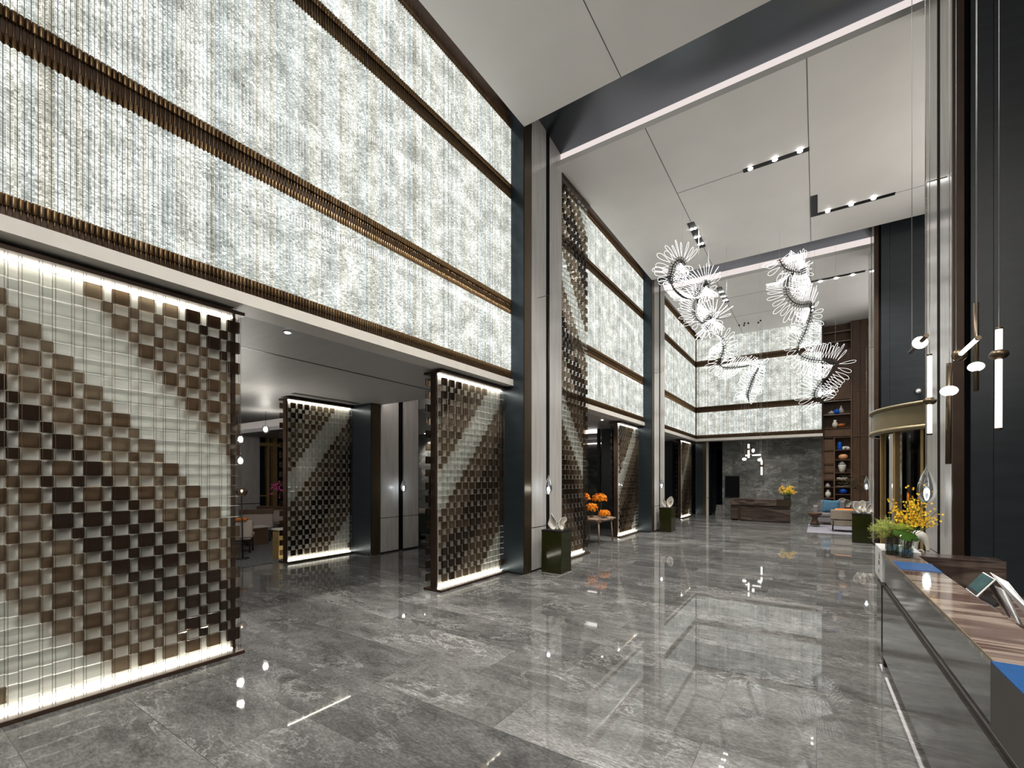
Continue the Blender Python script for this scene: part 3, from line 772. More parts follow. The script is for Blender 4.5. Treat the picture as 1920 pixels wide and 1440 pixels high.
def vase_square(t, c, w, h, water=.55, m='clear_glass'):
    """rounded square glass jar, water and stems inside"""
    bm = bmesh.new(); bmesh.ops.create_cube(bm, size=1, matrix=Matrix.Translation((c[0], c[1], c[2]+h/2)) @ Matrix.Diagonal((w, w, h, 1)))
    ve = [e for e in bm.edges if abs(e.verts[0].co.z-e.verts[1].co.z) > h/2]
    bmesh.ops.bevel(bm, geom=ve, offset=w*.22, segments=4, affect='EDGES')
    top = [f for f in bm.faces if f.normal.z > .9]; bmesh.ops.delete(bm, geom=top, context='FACES')
    o = obj('glass_jar', MB().bm(bm, False), m, t)
    sm = o.modifiers.new('solid', 'SOLIDIFY'); sm.thickness = .004
    return o
def spray(mb, c, r, n, rnd, size=.014, flat=.7, petals=4):
    """small petalled blossoms scattered through a rounded cloud"""
    for i in range(n):
        d = Vector((rnd.gauss(0, 1), rnd.gauss(0, 1), rnd.gauss(0, 1))).normalized()
        rr = r*(.55+.45*rnd.random())
        p = Vector(c)+Vector((d.x*rr, d.y*rr, d.z*rr*flat))
        blossom(mb, p, (d+Vector((0, -.6, .2))).normalized(), size*(.7+.6*rnd.random()), petals, rnd)
def blossom(mb, p, nrm, s, petals, rnd):
    q = Vector((0, 0, 1)).rotation_difference(nrm); a0 = rnd.random()*6
    for k in range(petals):
        a = a0+2*PI*k/petals
        vs = [(0, 0, 0), (math.cos(a-.5)*s*.75, math.sin(a-.5)*s*.75, s*.35), (math.cos(a)*s*1.25, math.sin(a)*s*1.25, s*.15), (math.cos(a+.5)*s*.75, math.sin(a+.5)*s*.75, s*.35)]
        mb.add([p+(q @ Vector(v)) for v in vs], [(0, 1, 2, 3)])
# flowers in two glass jars at the end of the counter
vb = Vector((.61, 4.93, CT)); rnd = random.Random(4)
t = thing('flower_vase', 'square glass jar of yellow orchids and a big leaf on the near counter', 'vase of flowers', vb, 'glass jars of flowers on the near counter')
jc = Vector((.612, 4.93, CT+.001))
gj = vase_square(t, jc, .100, .165)
under(gj, obj('water', bx(jc.x-.043, jc.x+.043, jc.y-.043, jc.y+.043, CT+.006, CT+.09, bev=.015), 'pale_water', t))
st = MB(); fl = MB()
fc = Vector((.685, 5.0, 1.44))
for i in range(36):
    a = rnd.uniform(-1, 1); b = rnd.uniform(-1, 1)
    tip = Vector((fc.x+a*.185, fc.y+b*.12, fc.z+rnd.uniform(-.13, .13)-abs(a)*.04))
    base = Vector((jc.x+rnd.uniform(-.03, .03), jc.y+rnd.uniform(-.03, .03), CT+.01))
    mid = base.lerp(tip, .5)+Vector((-a*.04, 0, .05))
    pts = [base.lerp(mid, k/4) for k in range(4)]+[mid.lerp(tip, k/5) for k in range(6)]
    st.tube(pts, .0018, 4)
    for k in range(18):
        f = .35+.65*k/17
        p = mid.lerp(tip, (f-.35)/.65)+Vector((rnd.gauss(0, .018), rnd.gauss(0, .018), rnd.gauss(0, .017)))
        if p.z < 1.30: continue
        blossom(fl, p, Vector((rnd.uniform(-.6, .6), -1, rnd.uniform(-.2, .5))).normalized(), rnd.uniform(.005, .0095), 5, rnd)
for i in range(9):
    p = Vector((.68+rnd.uniform(-.06, .12), 5.0, 1.60+rnd.uniform(-.05, .05))); blossom(fl, p, Vector((0, -1, .2)), .008, 5, rnd)
obj('stem', st, 'leaf_green', t); stuff(obj('orchid_blossoms', fl, 'yellow_petal', t))
mo = MB(); spray(mo, (.60, 4.93, 1.285), .075, 460, rnd, .007, .5, 4); stuff(obj('green_florets', mo, 'moss_green', t))
# split leaf laid over the rim
lf = MB(); out = []
for k in range(41):
    a = -PI+2*PI*k/40; r = .098*(1-.12*math.cos(a))*(1 if k % 8 not in (3,) else .6)
    out.append((r*math.cos(a), .62*r*math.sin(a)))
lv = [Vector((.0, 0, 0))]+[Vector((x, y, -2.5*x*x-7.0*y*y)) for x, y in out]
M_ = Matrix.Translation((.628, 4.85, 1.245)) @ Matrix.Rotation(.55, 4, 'Z') @ Matrix.Rotation(.22, 4, 'Y') @ Matrix.Rotation(.75, 4, 'X')
lf.add([M_ @ v for v in lv], [(0, i, i+1) for i in range(1, 41)], True)
obj('leaf', lf, 'leaf_green', t)
t = thing('flower_vase', 'darker glass jar with feathery green sprays, left of the square jar', 'vase of flowers', (.535, 5.03, CT), 'glass jars of flowers on the near counter')
jc = Vector((.535, 5.035, CT+.001))
gj = vase_square(t, jc, .085, .155, m='smoke_glass')
under(gj, obj('water', bx(jc.x-.035, jc.x+.035, jc.y-.035, jc.y+.035, CT+.006, CT+.08, bev=.012), 'pale_water', t))
ft = MB()
for i in range(170):
    a = rnd.gauss(PI*.80, .8); ln = rnd.uniform(.06, .17)
    b0 = Vector((jc.x-.005+rnd.uniform(-.03, .03), jc.y+rnd.uniform(-.03, .03), CT+.15))
    tip = b0+Vector((math.cos(a)*ln*.85, rnd.gauss(0, .06), math.sin(a)*ln*.8+.04))
    mid = b0.lerp(tip, .5)+Vector((0, 0, .02)); pts = [b0, mid, tip]
    ft.tube(pts, .0009, 3)
    for k in range(9):
        p = mid.lerp(tip, rnd.random()); q = p+Vector((rnd.gauss(0, .016), rnd.gauss(0, .016), rnd.gauss(0, .016))); ft.tube([p, q], .0007, 3)
stuff(obj('feathery_fronds', ft, 'fern_green', t))
sm = MB()
for i in range(9): sm.tube([(jc.x+rnd.uniform(-.03, .03), jc.y+rnd.uniform(-.03, .03), CT+.01), (jc.x+rnd.uniform(-.03, .03), jc.y+rnd.uniform(-.03, .03), CT+.17)], .002, 5)
obj('stem', sm, 'leaf_green', t)

# ---- terminal with customer display
def terminal():
    """tablet register on an aluminium wedge stand with a small customer display"""
    z0 = .775
    t = thing('cash_terminal', 'white tablet cash terminal with customer display on the near counter', 'terminal', (1.0, 3.4, z0))
    def plate(name, corners, th, m, bev=.012):
        a, b, c, d = [Vector(p) for p in corners]
        n = (b-a).cross(d-a).normalized()*th
        vs = [a, b, c, d, a+n, b+n, c+n, d+n]
        bm = bmesh.new(); bv = [bm.verts.new(v) for v in vs]
        for f in [(0, 1, 2, 3), (7, 6, 5, 4), (0, 4, 5, 1), (1, 5, 6, 2), (2, 6, 7, 3), (3, 7, 4, 0)]: bm.faces.new([bv[i] for i in f])
        bmesh.ops.recalc_face_normals(bm, faces=bm.faces[:])
        if bev: bmesh.ops.bevel(bm, geom=bm.edges[:], offset=bev, segments=3, affect='EDGES')
        return obj(name, MB().bm(bm), m, t)
    D = 2.95
    # customer display facing the hall
    A, B, C_, E_ = atD(1809, 1103.5, D+.03), atD(1842.5, 1071.5, D+.04), atD(1866.5, 1085.5, D-.05), atD(1829, 1119.5, D-.06)
    n = (B-A).cross(E_-A).normalized()
    away = n if n.dot(A-Vector((0, 0, H))) > 0 else -n
    dcase = plate('display_case', [A, B, C_, E_] if n == away else [A, E_, C_, B], .014, 'white_plastic', .004)
    ctr = (A+B+C_+E_)/4
    Q = [ctr+(p-ctr)*.90-away*.0012 for p in (A, B, C_, E_)]
    dg = plate('display_glass', Q if n == away else [Q[0], Q[3], Q[2], Q[1]], .001, 'black_screen', 0)
    low = [Q[0].lerp(Q[1], .14), Q[1], Q[2], Q[3].lerp(Q[2], .14)]
    low = [ctr+(p-ctr)*.98-away*.0016 for p in low]
    dp = plate('display_picture', low if n == away else [low[0], low[3], low[2], low[1]], .0004, 'tablet_screen', 0)
    under(dcase, dg); under(dcase, dp)
    # the main tablet, seen from behind
    P1, P2, P3, P4 = atD(1855, 1071, 2.93), atD(1889, 1091, 2.86), atD(1948, 1160, 2.62), atD(1922, 1150, 2.75)
    plate('tablet', [P1, P2, P3, P4], .016, 'white_plastic', .006)
    # stand: bent aluminium foot and leg
    s1, s2 = atD(1860, 1096, 2.92), atD(1880, 1104, 2.86)
    f1, f2 = atD(1900, 1163, 2.78), atD(1912, 1173, 2.70)
    plate('stand_leg', [s1, s2, f2, f1], .03, 'aluminium', .008)
    g1, g2 = atD(1852, 1097, 2.97), atD(1862, 1094, 2.93)
    plate('stand_neck', [g1, g2, atD(1893, 1160, 2.84), atD(1880, 1146, 2.90)], .012, 'aluminium', .004)
    b1, b2, b3, b4 = [onZ(u, v, z0+.004) for u, v in ((1842, 1126), (1848, 1124), (1905, 1175), (1895, 1176))]
    plate('base_plate', [b1, b2, b3, b4], .008, 'aluminium', .002)
    kb = [onZ(u, v, z0+.02) for u, v in ((1835, 1118), (1850, 1109), (1876, 1128), (1866, 1134))]
    plate('keyboard', kb, .02, 'black_metal', .003)
    return t
terminal()

# ================================================================== PEDESTALS AND SCULPTURES
PEDG = 'olive lacquer pedestals'
def pedestal(x0, x1, y0, y1, label, h=.765):
    t = thing('pedestal', label, 'pedestal', ((x0+x1)/2, (y0+y1)/2, 0), PEDG)
    obj('body', bx(x0, x1, y0, y1, 0, h-.035), 'olive_lacquer', t, bevel=.004)
    obj('top_plate', bx(x0-.003, x1+.003, y0-.003, y1+.003, h-.035, h), 'black_metal', t, bevel=.003)
    return ((x0+x1)/2, (y0+y1)/2, h)
P1 = pedestal(-4.13, -3.73, 7.10, 7.49, 'olive lacquer pedestal standing against the first left pier')
P2 = pedestal(-4.14, -3.76, 14.50, 14.98, 'olive lacquer pedestal standing against the second left pier')
P3 = pedestal(.775, 1.17, 14.88, 15.30, 'olive lacquer pedestal at the right far pier beside the sofa group')
P4 = pedestal(.78, 1.17, 6.95, 7.36, 'dark topped pedestal at the right pier behind the near counter')
def surf(fn, nu, nv, th, name, m, t, sub_=1):
    vs = []; fs = []
    for i in range(nu+1):
        for j in range(nv+1): vs.append(fn(i/nu, j/nv))
    for i in range(nu):
        for j in range(nv): a = i*(nv+1)+j; fs.append((a, a+1, a+nv+2, a+nv+1))
    o = obj(name, MB().add(vs, fs, True), m, t)
    s = o.modifiers.new('solid', 'SOLIDIFY'); s.thickness = th; s.offset = 0
    b = o.modifiers.new('sub', 'SUBSURF'); b.levels = sub_; b.render_levels = sub_
    return o
def shell(c, rw, rh, yaw, lean, cup, notch=0.0, pt=.0):
    """a hollow ceramic leaf, pointed at the top by pt, nicked at one side by notch"""
    R = Matrix.Translation(c) @ Matrix.Rotation(yaw, 4, 'Z') @ Matrix.Rotation(lean, 4, 'Y')
    def f(u, v):
        r = u; a = 2*PI*v; up = max(0, math.sin(a))
        w_ = 1-pt*up**1.5; nk = 1-notch*max(0, math.cos(a))**6
        x = r*rw*math.cos(a)*w_*nk; z = r*rh*math.sin(a)*(1+.25*pt*up**4)
        return R @ Vector((x+.25*rw*pt*(r*up)**2, -cup*1.6*(r*r-.35)-.02*r*math.sin(2*a), z+rh))
    return f
SCG = 'white shell sculptures on pedestals'
def sculpture(c, lab, leaves):
    t = thing('shell_sculpture', lab, 'sculpture', c, SCG)
    for (dx, dy, rw, rh, yaw, lean, cup, nt, pt) in leaves:
        surf(shell((c[0]+dx, c[1]+dy, c[2]+.003), rw, rh, yaw, lean, cup, nt, pt), 7, 26, .009, 'shell_leaf', 'white_ceramic', t)
    obj('foot', MB().lathe([(.05, 0), (.045, .015), (.02, .035)], c, 16), 'white_ceramic', t)
V = .59
sculpture(P1, 'white shell sculpture with a pointed fin on the pedestal by the first left pier',
          [(-.085, .02, .085, .088, V, -.10, .05, 0, 0), (-.005, -.03, .075, .145, V-.5, -.22, .07, 0, .75), (.085, -.02, .085, .118, V+.25, .30, .055, .75, .35), (.03, .04, .07, .07, V+.5, .3, .05, 0, .2)])
sculpture(P2, 'white shell sculpture on the pedestal by the second left pier',
          [(.02, 0, .12, .17, V+.2, .18, .08, 0, .35), (.06, -.03, .06, .13, V-.4, .35, .06, .4, .5), (-.08, .02, .065, .13, V, -.25, .05, 0, .55)])
sculpture(P3, 'white sculpture of upright petals on the far right pedestal',
          [(-.10, -.03, .09, .160, V+.2, -.20, .05, 0, 0), (.0, .02, .085, .17, V, .04, .05, 0, 0), (.11, .0, .080, .14, V-.2, .5, .05, 0, 0), (.07, -.06, .075, .075, V+.4, .6, .04, 0, 0), (-.03, -.06, .05, .10, V+.9, -.1, .05, 0, .3)])
# arched sculpture behind the near flowers
t = thing('arch_sculpture', 'white arched sculpture on the pedestal behind the near flower jars', 'sculpture', P4)
pts = []; rad = []; ax_ = Vector((.99, -.14, 0))
for k in range(17):
    u_ = k/16; a = PI*(1-u_)
    pts.append(Vector(P4)+ax_*(.02+.075*math.cos(a)+.02*u_*u_)+Vector((0, 0, .012+.235*math.sin(a)**.75*(1-.0*u_)+(.05*u_**3))))
    rad.append(.078*(1-.35*u_) if u_ < .5 else .064*(1-.78*((u_-.5)/.5)**1.2))
obj('arch', MB().tube(pts, .05, 16, rad=rad), 'white_ceramic', t, subsurf=1)
surf(shell((P4[0]+.035, P4[1]-.02, P4[2]+.004), .035, .045, -.1, .2, .04), 6, 20, .01, 'inner_leaf', 'white_ceramic', t)
# ================================================================== SMALL GLASS PENDANTS ON THE PIERS
GPG = 'smoked glass drop lamps in front of the piers'
def drop_lamp(c, lab, top, r=.062, h=.27, side=0, off=0.0):
    """egg of smoked glass hung on a thin rod, with a bright bulb inside"""
    t = thing('drop_lamp', lab, 'lamp', c, GPG)
    prof = [(.004, h*.62), (.012, h*.5), (r*.55, h*.34), (r*.92, h*.1), (r, -h*.05), (r*.9, -h*.2), (r*.55, -h*.33), (.003, -h*.38)]
    obj('glass_shade', MB().lathe(prof, c, 24, caps=False), 'lamp_glass', t)
    bu = obj('bulb', MB().ball((c[0], c[1], c[2]-h*.08), .014), 'bulb', t)
    lh = obj('lamp_holder', MB().lathe([(.011, -h*.02), (.011, h*.12), (.004, h*.14)], c, 12), 'stainless', t)
    under(lh, bu)
    obj('stem', MB().rod((c[0], c[1], c[2]+h*.1), (c[0], c[1], top), .0035, 8), 'bronze', t)
    # bracket that holds the stem off the wall
    if side: obj('bracket', MB().rod((c[0], c[1], top), (c[0]-side*off, c[1], top), .005, 8), 'bronze', t)
    li = bpy.data.lights.new('drop_lamp_light', 'POINT'); li.energy = 3.0; li.color = (.92, .96, 1); li.shadow_soft_size = .03
    lo = bpy.data.objects.new('drop_lamp_light', li); COL.objects.link(lo); lo.parent = t; lo.location = (0, 0, -h*.08)
    lo['kind'] = 'light'
    return t
drop_lamp((-4.02, 7.16, 1.53), 'smoked glass drop lamp hanging beside the dark slot of the first left pier', 5.0, side=1, off=.22, h=.36, r=.068)
drop_lamp((-4.02, 14.36, 1.50), 'smoked glass drop lamp hanging in front of the second left pier', 5.0, side=1, off=.22, h=.34)
drop_lamp((1.02, 6.78, 1.58), 'smoked glass drop lamp above the near flower jars', 5.0, side=-1, off=.17, h=.44, r=.085)
drop_lamp((1.05, 14.55, 1.53), 'smoked glass drop lamp above the far right pedestal', 5.0, side=-1, off=.14, h=.36)
drop_lamp((-7.87, 7.24, 1.50), 'smoked glass drop lamp on the grey stone column in the lounge', 3.3, h=.30)
# ================================================================== LIGHT TUBES OVER THE NEAR COUNTER
TUBEG = 'hanging light tubes over the near counter'
def tube_lamp(lab, a, b, ballf, kind, r=.0205, br=.063, cables=1, tilt=None):
    """kind 'glow': lit tube through a bronze ball; kind 'rod': bronze tube through a lit ball"""
    a = Vector(a); b = Vector(b); d = (b-a); bc = a+d*ballf
    t = thing('tube_pendant', lab, 'pendant lamp', bc, TUBEG)
    ax = d.normalized()
    if kind == 'glow':
        lt = obj('light_tube', MB().rod(a+ax*.012, b-ax*.012, r, 20), 'tube_glow', t)
        under(lt, obj('end_cap', MB().rod(a, a+ax*.014, r*1.05, 20), 'bronze', t)); under(lt, obj('end_cap', MB().rod(b-ax*.014, b, r*1.05, 20), 'bronze', t))
        bm, bn = 'bronze', 'bronze_ball'
    else:
        obj('bronze_tube', MB().rod(a, b, r*.95, 20), 'bronze', t)
        bm, bn = 'tube_glow', 'glass_globe'
    prof = [(br*math.cos(x), br*.72*math.sin(x)) for x in [-PI/2+PI*k/14 for k in range(15)]]
    prof[0] = (r*.98, prof[0][1]); prof[-1] = (r*.98, prof[-1][1])
    obj(bn, MB().lathe(prof, bc, 28, axis=ax, caps=False), bm, t)
    for c in ([a] if cables == 1 else [a+ax*.03, b-ax*.03]):
        obj('cable', MB().rod(c, (c.x, c.y, 7.85), .0022, 6), 'aluminium', t)
    return t
TY = 4.6
q = lambda u, v, y=TY: onY(u, v, y)
tube_lamp('lit tube through a bronze ball, hanging nearest the right pier over the flowers', q(1743, 664), q(1743, 816), .58, 'glow', r=.0145, br=.041)
tube_lamp('slanted bronze tube through a glowing globe, highest left of the hanging tubes', q(1738, 629, 4.45), q(1707, 661, 4.75), .40, 'rod', r=.015, br=.047, cables=2)
tube_lamp('upright bronze tube with a glowing globe, lowest of the hanging tubes', q(1780, 681), q(1778, 870), .275, 'rod', r=.0185, br=.051)
tube_lamp('upright bronze tube with a glowing globe, second from the right', q(1830, 568, 4.8), q(1830, 733, 4.8), .725, 'rod', r=.017, br=.048)
tube_lamp('slanted lit tube through a bronze ball, between the bronze tubes', q(1835, 633, 4.3), q(1790, 674, 4.75), .78, 'glow', r=.0145, br=.046, cables=2)
tube_lamp('long upright lit tube through a bronze ball, rightmost of the hanging tubes', q(1873, 614, 4.4), q(1872, 806, 4.4), .265, 'glow', br=.050, r=.0175)
# ================================================================== FAR END: DESK, TELEVISION, BOOKCASE, SOFA GROUP
t = thing('reception_desk', 'far stone reception desk with slanting brown stripes before the marble wall', 'desk', (-1.85, 20.2, 0))
dx0, dx1, dy = -2.90, -.80, 20.02
obj('front_panel', bx(dx0+.34, dx1-.03, dy, dy+.10, .03, .60), 'desk_stone', t)
obj('front_panel', bx(dx0+.03, dx0+.30, dy+.01, dy+.10, .06, .60), 'desk_stone', t)
obj('upper_front', bx(dx0, dx1, dy-.05, dy+.16, .625, .83), 'desk_stone', t)
obj('bronze_post', bx(dx0+.30, dx0+.34+.05, dy-.02, dy+.10, 0, .74), 'bronze', t)
obj('bronze_panel', bx(dx1-.47, dx1+.002, dy-.056, dy+.16, .615, .872), 'bronze', t)
obj('desk_top', bx(dx0, dx1, dy-.05, dy+.75, .83, .87, bev=.004), 'desk_stone', t)
obj('body', bx(dx0+.05, dx1-.05, dy+.10, dy+.70, 0.03, .83), 'dark_bronze', t)
obj('plinth', bx(dx0+.06, dx1-.04, dy+.06, dy+.6, 0, .03), 'black_metal', t)
# television on the end wall
a, b = onY(1360, 893, 22.08), onY(1386, 932, 22.08)
t = thing('television', 'black upright television screen on the grey marble end wall', 'television', ((a.x+b.x)/2, 22.08, b.z))
tvs = obj('screen', bx(a.x, b.x, 22.06, 22.099, b.z, a.z), 'black_screen', t)
under(tvs, obj('bezel', MB().box(a.x-.012, a.x, 22.055, 22.099, b.z, a.z).box(b.x, b.x+.012, 22.055, 22.099, b.z, a.z).box(a.x-.012, b.x+.012, 22.055, 22.099, a.z, a.z+.012).box(a.x-.012, b.x+.012, 22.055, 22.099, b.z-.012, b.z), 'black_metal', t))
# flowers on the far desk
c = Vector((-.93, 20.32, .871)); c.x = onY(1476, 930, 20.32).x
t = thing('flower_vase', 'dark glass jar of yellow flowers on the far reception desk', 'vase of flowers', c)
obj('glass_jar', MB().lathe([(.10, 0), (.115, .03), (.11, .17), (.10, .20)], c, 20), 'vase_water', t)
rnd = random.Random(9); fl = MB(); gr = MB(); st = MB()
for i in range(46):
    a_ = rnd.uniform(0, 2*PI); l = rnd.uniform(.12, .34); tip = c+Vector((math.cos(a_)*l*.75, math.sin(a_)*l*.5, .24+rnd.uniform(.05, .30)-abs(math.cos(a_))*.05))
    st.tube([c+Vector((0, 0, .15)), tip], .004, 4)
    for k in range(6): blossom(fl, tip+Vector((rnd.gauss(0, .03), rnd.gauss(0, .03), rnd.gauss(0, .03))), Vector((0, -1, .3)).normalized(), .017, 4, rnd)
spray(gr, c+Vector((.03, -.05, .24)), .12, 90, rnd, .022, .45)
obj('stem', st, 'leaf_green', t); stuff(obj('blossoms', fl, 'yellow_petal', t)); stuff(obj('leaves', gr, 'moss_green', t))
# hanging light tubes over the far desk
FTG = 'hanging light tubes over the far desk'
TUBEG = FTG
fy = 20.4
q = lambda u, v: onY(u, v, fy)
tube_lamp('upright lit tube with bronze ball, upper left of the far desk pendants', q(1403.6, 832), q(1403.6, 859), .38, 'glow', r=.033, br=.07)
tube_lamp('level lit tube crossing the upper left tube over the far desk', q(1397, 854.2), q(1427.5, 852.8), .37, 'glow', r=.025, br=.07, cables=2)
tube_lamp('lit upright tube with bronze ball, lowest of the far desk pendants', q(1428, 863), q(1428, 891), .36, 'glow', r=.033, br=.08)
tube_lamp('level bronze rod with a glowing globe, topmost over the far desk', q(1389, 844.3), q(1421, 845), .73, 'rod', r=.010, br=.075, cables=2)
tube_lamp('upright bronze rod with a glowing globe, leftmost over the far desk', q(1395.6, 842), q(1395.6, 869), .70, 'rod', r=.012, br=.08)
tube_lamp('upright bronze rod with a glowing globe, right of the level lit tube', q(1424.5, 852), q(1424.5, 882), .34, 'rod', r=.012, br=.08)
tube_lamp('short pale level tube, rightmost over the far desk', q(1426, 858.6), q(1440, 858.4), .05, 'rod', r=.014, br=.02, cables=2)

# bookcase -----------------------------------------------------------
BY = 22.1
def sz(v): return onY(1570, v, BY).z
def sx(u): return onY(u, 800, BY).x
X0, XM, X1, X2 = sx(1541.5), sx(1564), sx(1598), 2.1
t = thing('bookcase', 'ceiling-high brown wooden bookcase with open shelves and panels right of the end wall', 'bookcase', ((X0+X2)/2, BY, 0))
obj('back_panel', bx(X0, X1, BY+.30, BY+.34, 0, 7.84), 'walnut', t)
for x, z0, z1 in ((X0, 0, 7.84), (X1-.05, 0, 7.84), (XM-.02, 0, sz(819.6)), (XM-.02, sz(751), sz(716))):
    obj('upright', bx(x, x+.05, BY-.01, BY+.32, z0, z1), 'walnut_light', t)
FULL = [621.5, 640, 751, 776.5, 802, 819.6]
RIGHT = [843.6, 862, 886, 899.5, 913, 926.6]
LEFT = [843.6, 870, 886, 899.5, 913, 934]
for v in FULL:
    sh_ = obj('shelf', bx(X0, X1, BY, BY+.30, sz(v)-.025, sz(v)), 'walnut_light', t)
    if v in (621.5, 640, 751, 776.5): under(sh_, obj('shelf_edge', bx(X0+.05, X1-.05, BY-.004, BY, sz(v)-.014, sz(v)-.004), 'cream_fascia', t))
for v in RIGHT: obj('shelf', bx(XM+.03, X1-.05, BY, BY+.30, sz(v)-.025, sz(v)), 'walnut_light', t)
for v in LEFT: obj('shelf', bx(X0+.05, XM-.02, BY, BY+.30, sz(v)-.025, sz(v)), 'walnut_light', t)
# closed fronts: upper right block and left cells
for i, (va, vb) in enumerate(((656, 681), (683, 708), (710, 749))):
    obj('closed_front', bx(X0+.05 if i < 2 else XM+.03, X1-.05, BY+.03, BY+.06, sz(vb), sz(va)), 'walnut', t)
for va, vb in ((804, 818), (823, 843), (846, 869), (872, 885), (888, 898.5)):
    obj('closed_front', bx(X0+.05, (X1-.05) if va == 804 else XM-.02, BY+.03, BY+.06, sz(vb), sz(va)), 'walnut_light', t)
# lit shelf edges
# panelling to the right of the shelves
px = [X1, sx(1613), sx(1631), X2]
for i in range(3): obj('wall_panel', bx(px[i]+.01, px[i+1]-.01, BY+.02, BY+.05, 0, 7.84), 'walnut', t)
for z in (sz(656), sz(735), sz(819)): obj('panel_rail', bx(X1, X2, BY+.005, BY+.05, z-.02, z+.02), 'walnut_light', t)
obj('panel_backing', bx(X1, X2, BY+.05, BY+.34, 0, 7.84), 'walnut', t)
obj('base', bx(X0, X2, BY-.01, BY+.3, 0, .08), 'walnut', t)
# --- ornaments on the shelves
def orn(name, label, cat, u, v, prof, m, group='ornaments on the bookcase shelves', parts=(), y=BY+.14):
    c = onY(u, v, y); c.z = sz(v)+.001
    o = thing(name, label, cat, c, group)
    obj('body', MB().lathe(prof, c, 20), m, o)
    for (n, mb, mm) in parts: obj(n, mb(c), mm, o)
    return o
orn('vase', 'squat grey vase left of the blue one on the upper bookcase shelf', 'vase', 1559, 776.5, [(.05, 0), (.12, .05), (.11, .10), (.03, .15), (.025, .17)], 'grey_glaze')
orn('vase', 'round blue vase on the upper bookcase shelf', 'vase', 1569, 776.5, [(.06, 0), (.13, .08), (.11, .16), (.05, .20), (.05, .22)], 'blue_glaze')
orn('vase', 'grey pointed bottle vase right of the blue one on the upper shelf', 'vase', 1577, 776.5, [(.06, 0), (.12, .10), (.06, .22), (.022, .30), (.025, .34)], 'grey_glaze')
orn('vase', 'white waisted vase beside the orange bowl', 'vase', 1565.5, 802, [(.055, 0), (.10, .10), (.085, .20), (.045, .26), (.06, .32)], 'white_ceramic')
orn('bowl', 'orange bowl beside the white waisted vase', 'bowl', 1577, 802, [(.06, 0), (.13, .06), (.14, .12), (.12, .15), (.09, .16)], 'amber_glaze')
orn('vase', 'tall blue cylinder vase on the lit shelf', 'vase', 1574.5, 843.6, [(.07, 0), (.075, .02), (.075, .29), (.055, .31), (.055, .33)], 'blue_glaze')
def beads(c):
    m = MB()
    for k in range(7):
        a = 2*PI*k/7; m.ball((c.x+.08*math.cos(a), c.y+.07*math.sin(a), c.z+.05+.04*(k % 2)), .055)
    return m
def rowballs(c):
    m = MB()
    for k in range(6): m.ball((c.x-.15+.06*k, c.y+.02*(k % 2), c.z+.05+.012*(k % 2)), .042)
    return m
orn('coral_ornament', 'white clustered ornament right of the tall blue cylinder', 'ornament', 1586.5, 843.6, [(.06, 0), (.07, .03), (.03, .05)], 'white_ceramic', parts=[('bead_cluster', beads, 'white_ceramic')])
orn('vase', 'peach coloured round vase alone on its shelf', 'vase', 1581, 862, [(.08, 0), (.155, .07), (.15, .15), (.10, .21), (.06, .22)], 'peach_glaze')
orn('jar', 'tall white jar with grey crown on its shelf', 'jar', 1579, 886, [(.08, 0), (.11, .12), (.135, .26), (.125, .31)], 'white_ceramic',
    parts=[('grey_crown', lambda c: MB().lathe([(.128, .305), (.10, .38), (.06, .42), (.07, .45)], c, 18), 'grey_glaze')])
orn('shell_ornament', 'row of small white shells on the shelf below the grey crowned jar', 'ornament', 1579, 899.5, [(.10, 0), (.11, .012)], 'white_ceramic', parts=[('shell_row', rowballs, 'white_ceramic')])
orn('bell_jar', 'small grey bell jar on the left narrow shelf', 'jar', 1552, 913, [(.09, 0), (.09, .02), (.075, .09), (.03, .14), (.03, .16)], 'grey_glaze')
orn('branch_ornament', 'thin pale branch lying on the shelf above the blue globe vase', 'ornament', 1580, 913, [(.03, 0), (.03, .012)], 'grey_glaze',
    parts=[('branch', lambda c: MB().tube([c+Vector((-.22, 0, .03)), c+Vector((-.05, 0, .02)), c+Vector((.1, .02, .035)), c+Vector((.24, 0, .05))], .012, 6), 'lounge_stone')])
orn('vase', 'blue globe vase on the lowest right shelf', 'vase', 1581, 926.6, [(.05, 0), (.11, .04), (.135, .11), (.12, .18), (.06, .23), (.03, .24)], 'blue_glaze')
orn('vase', 'white ribbed bottle vase on the lowest left shelf', 'vase', 1552.5, 934, [(.05, 0), (.105, .12), (.095, .20), (.045, .28), (.06, .33)], 'white_ceramic')
# --- sofa group -----------------------------------------------------
t = thing('rug', 'pale striped rug under the far sofa group', 'rug', (.55, 18.3, 0))
obj('pile', bx(-.25, 1.75, 16.75, 19.9, 0.001, .014), 'rug_wool', t)
t = thing('sofa', 'grey fabric sofa in front of the bookcase', 'sofa', (.75, 20.2, .014))
sx0, sx1, sy = -.08, 1.75, 19.75
obj('seat_base', bx(sx0, sx1, sy, sy+.85, .10, .30, bev=.03), 'grey_fabric', t)
obj('seat_cushion', bx(sx0+.10, .78, sy-.02, sy+.62, .30, .44, bev=.04), 'grey_fabric', t)
obj('seat_cushion', bx(.80, sx1-.1, sy-.02, sy+.62, .30, .44, bev=.04), 'grey_fabric', t)
obj('back_cushion', bx(.12, .86, sy+.55, sy+.80, .38, .86, bev=.05), 'grey_fabric', t)
obj('back_cushion', bx(1.05, 1.70, sy+.55, sy+.80, .38, .86, bev=.05), 'grey_fabric', t)
obj('armrest', bx(sx0-.02, sx0+.12, sy, sy+.85, .28, .68, bev=.03), 'grey_fabric', t)
for x in (sx0+.05, sx1-.1):
    for y in (sy+.06, sy+.75): obj('leg', bx(x, x+.05, y, y+.05, .014, .10), 'black_metal', t)
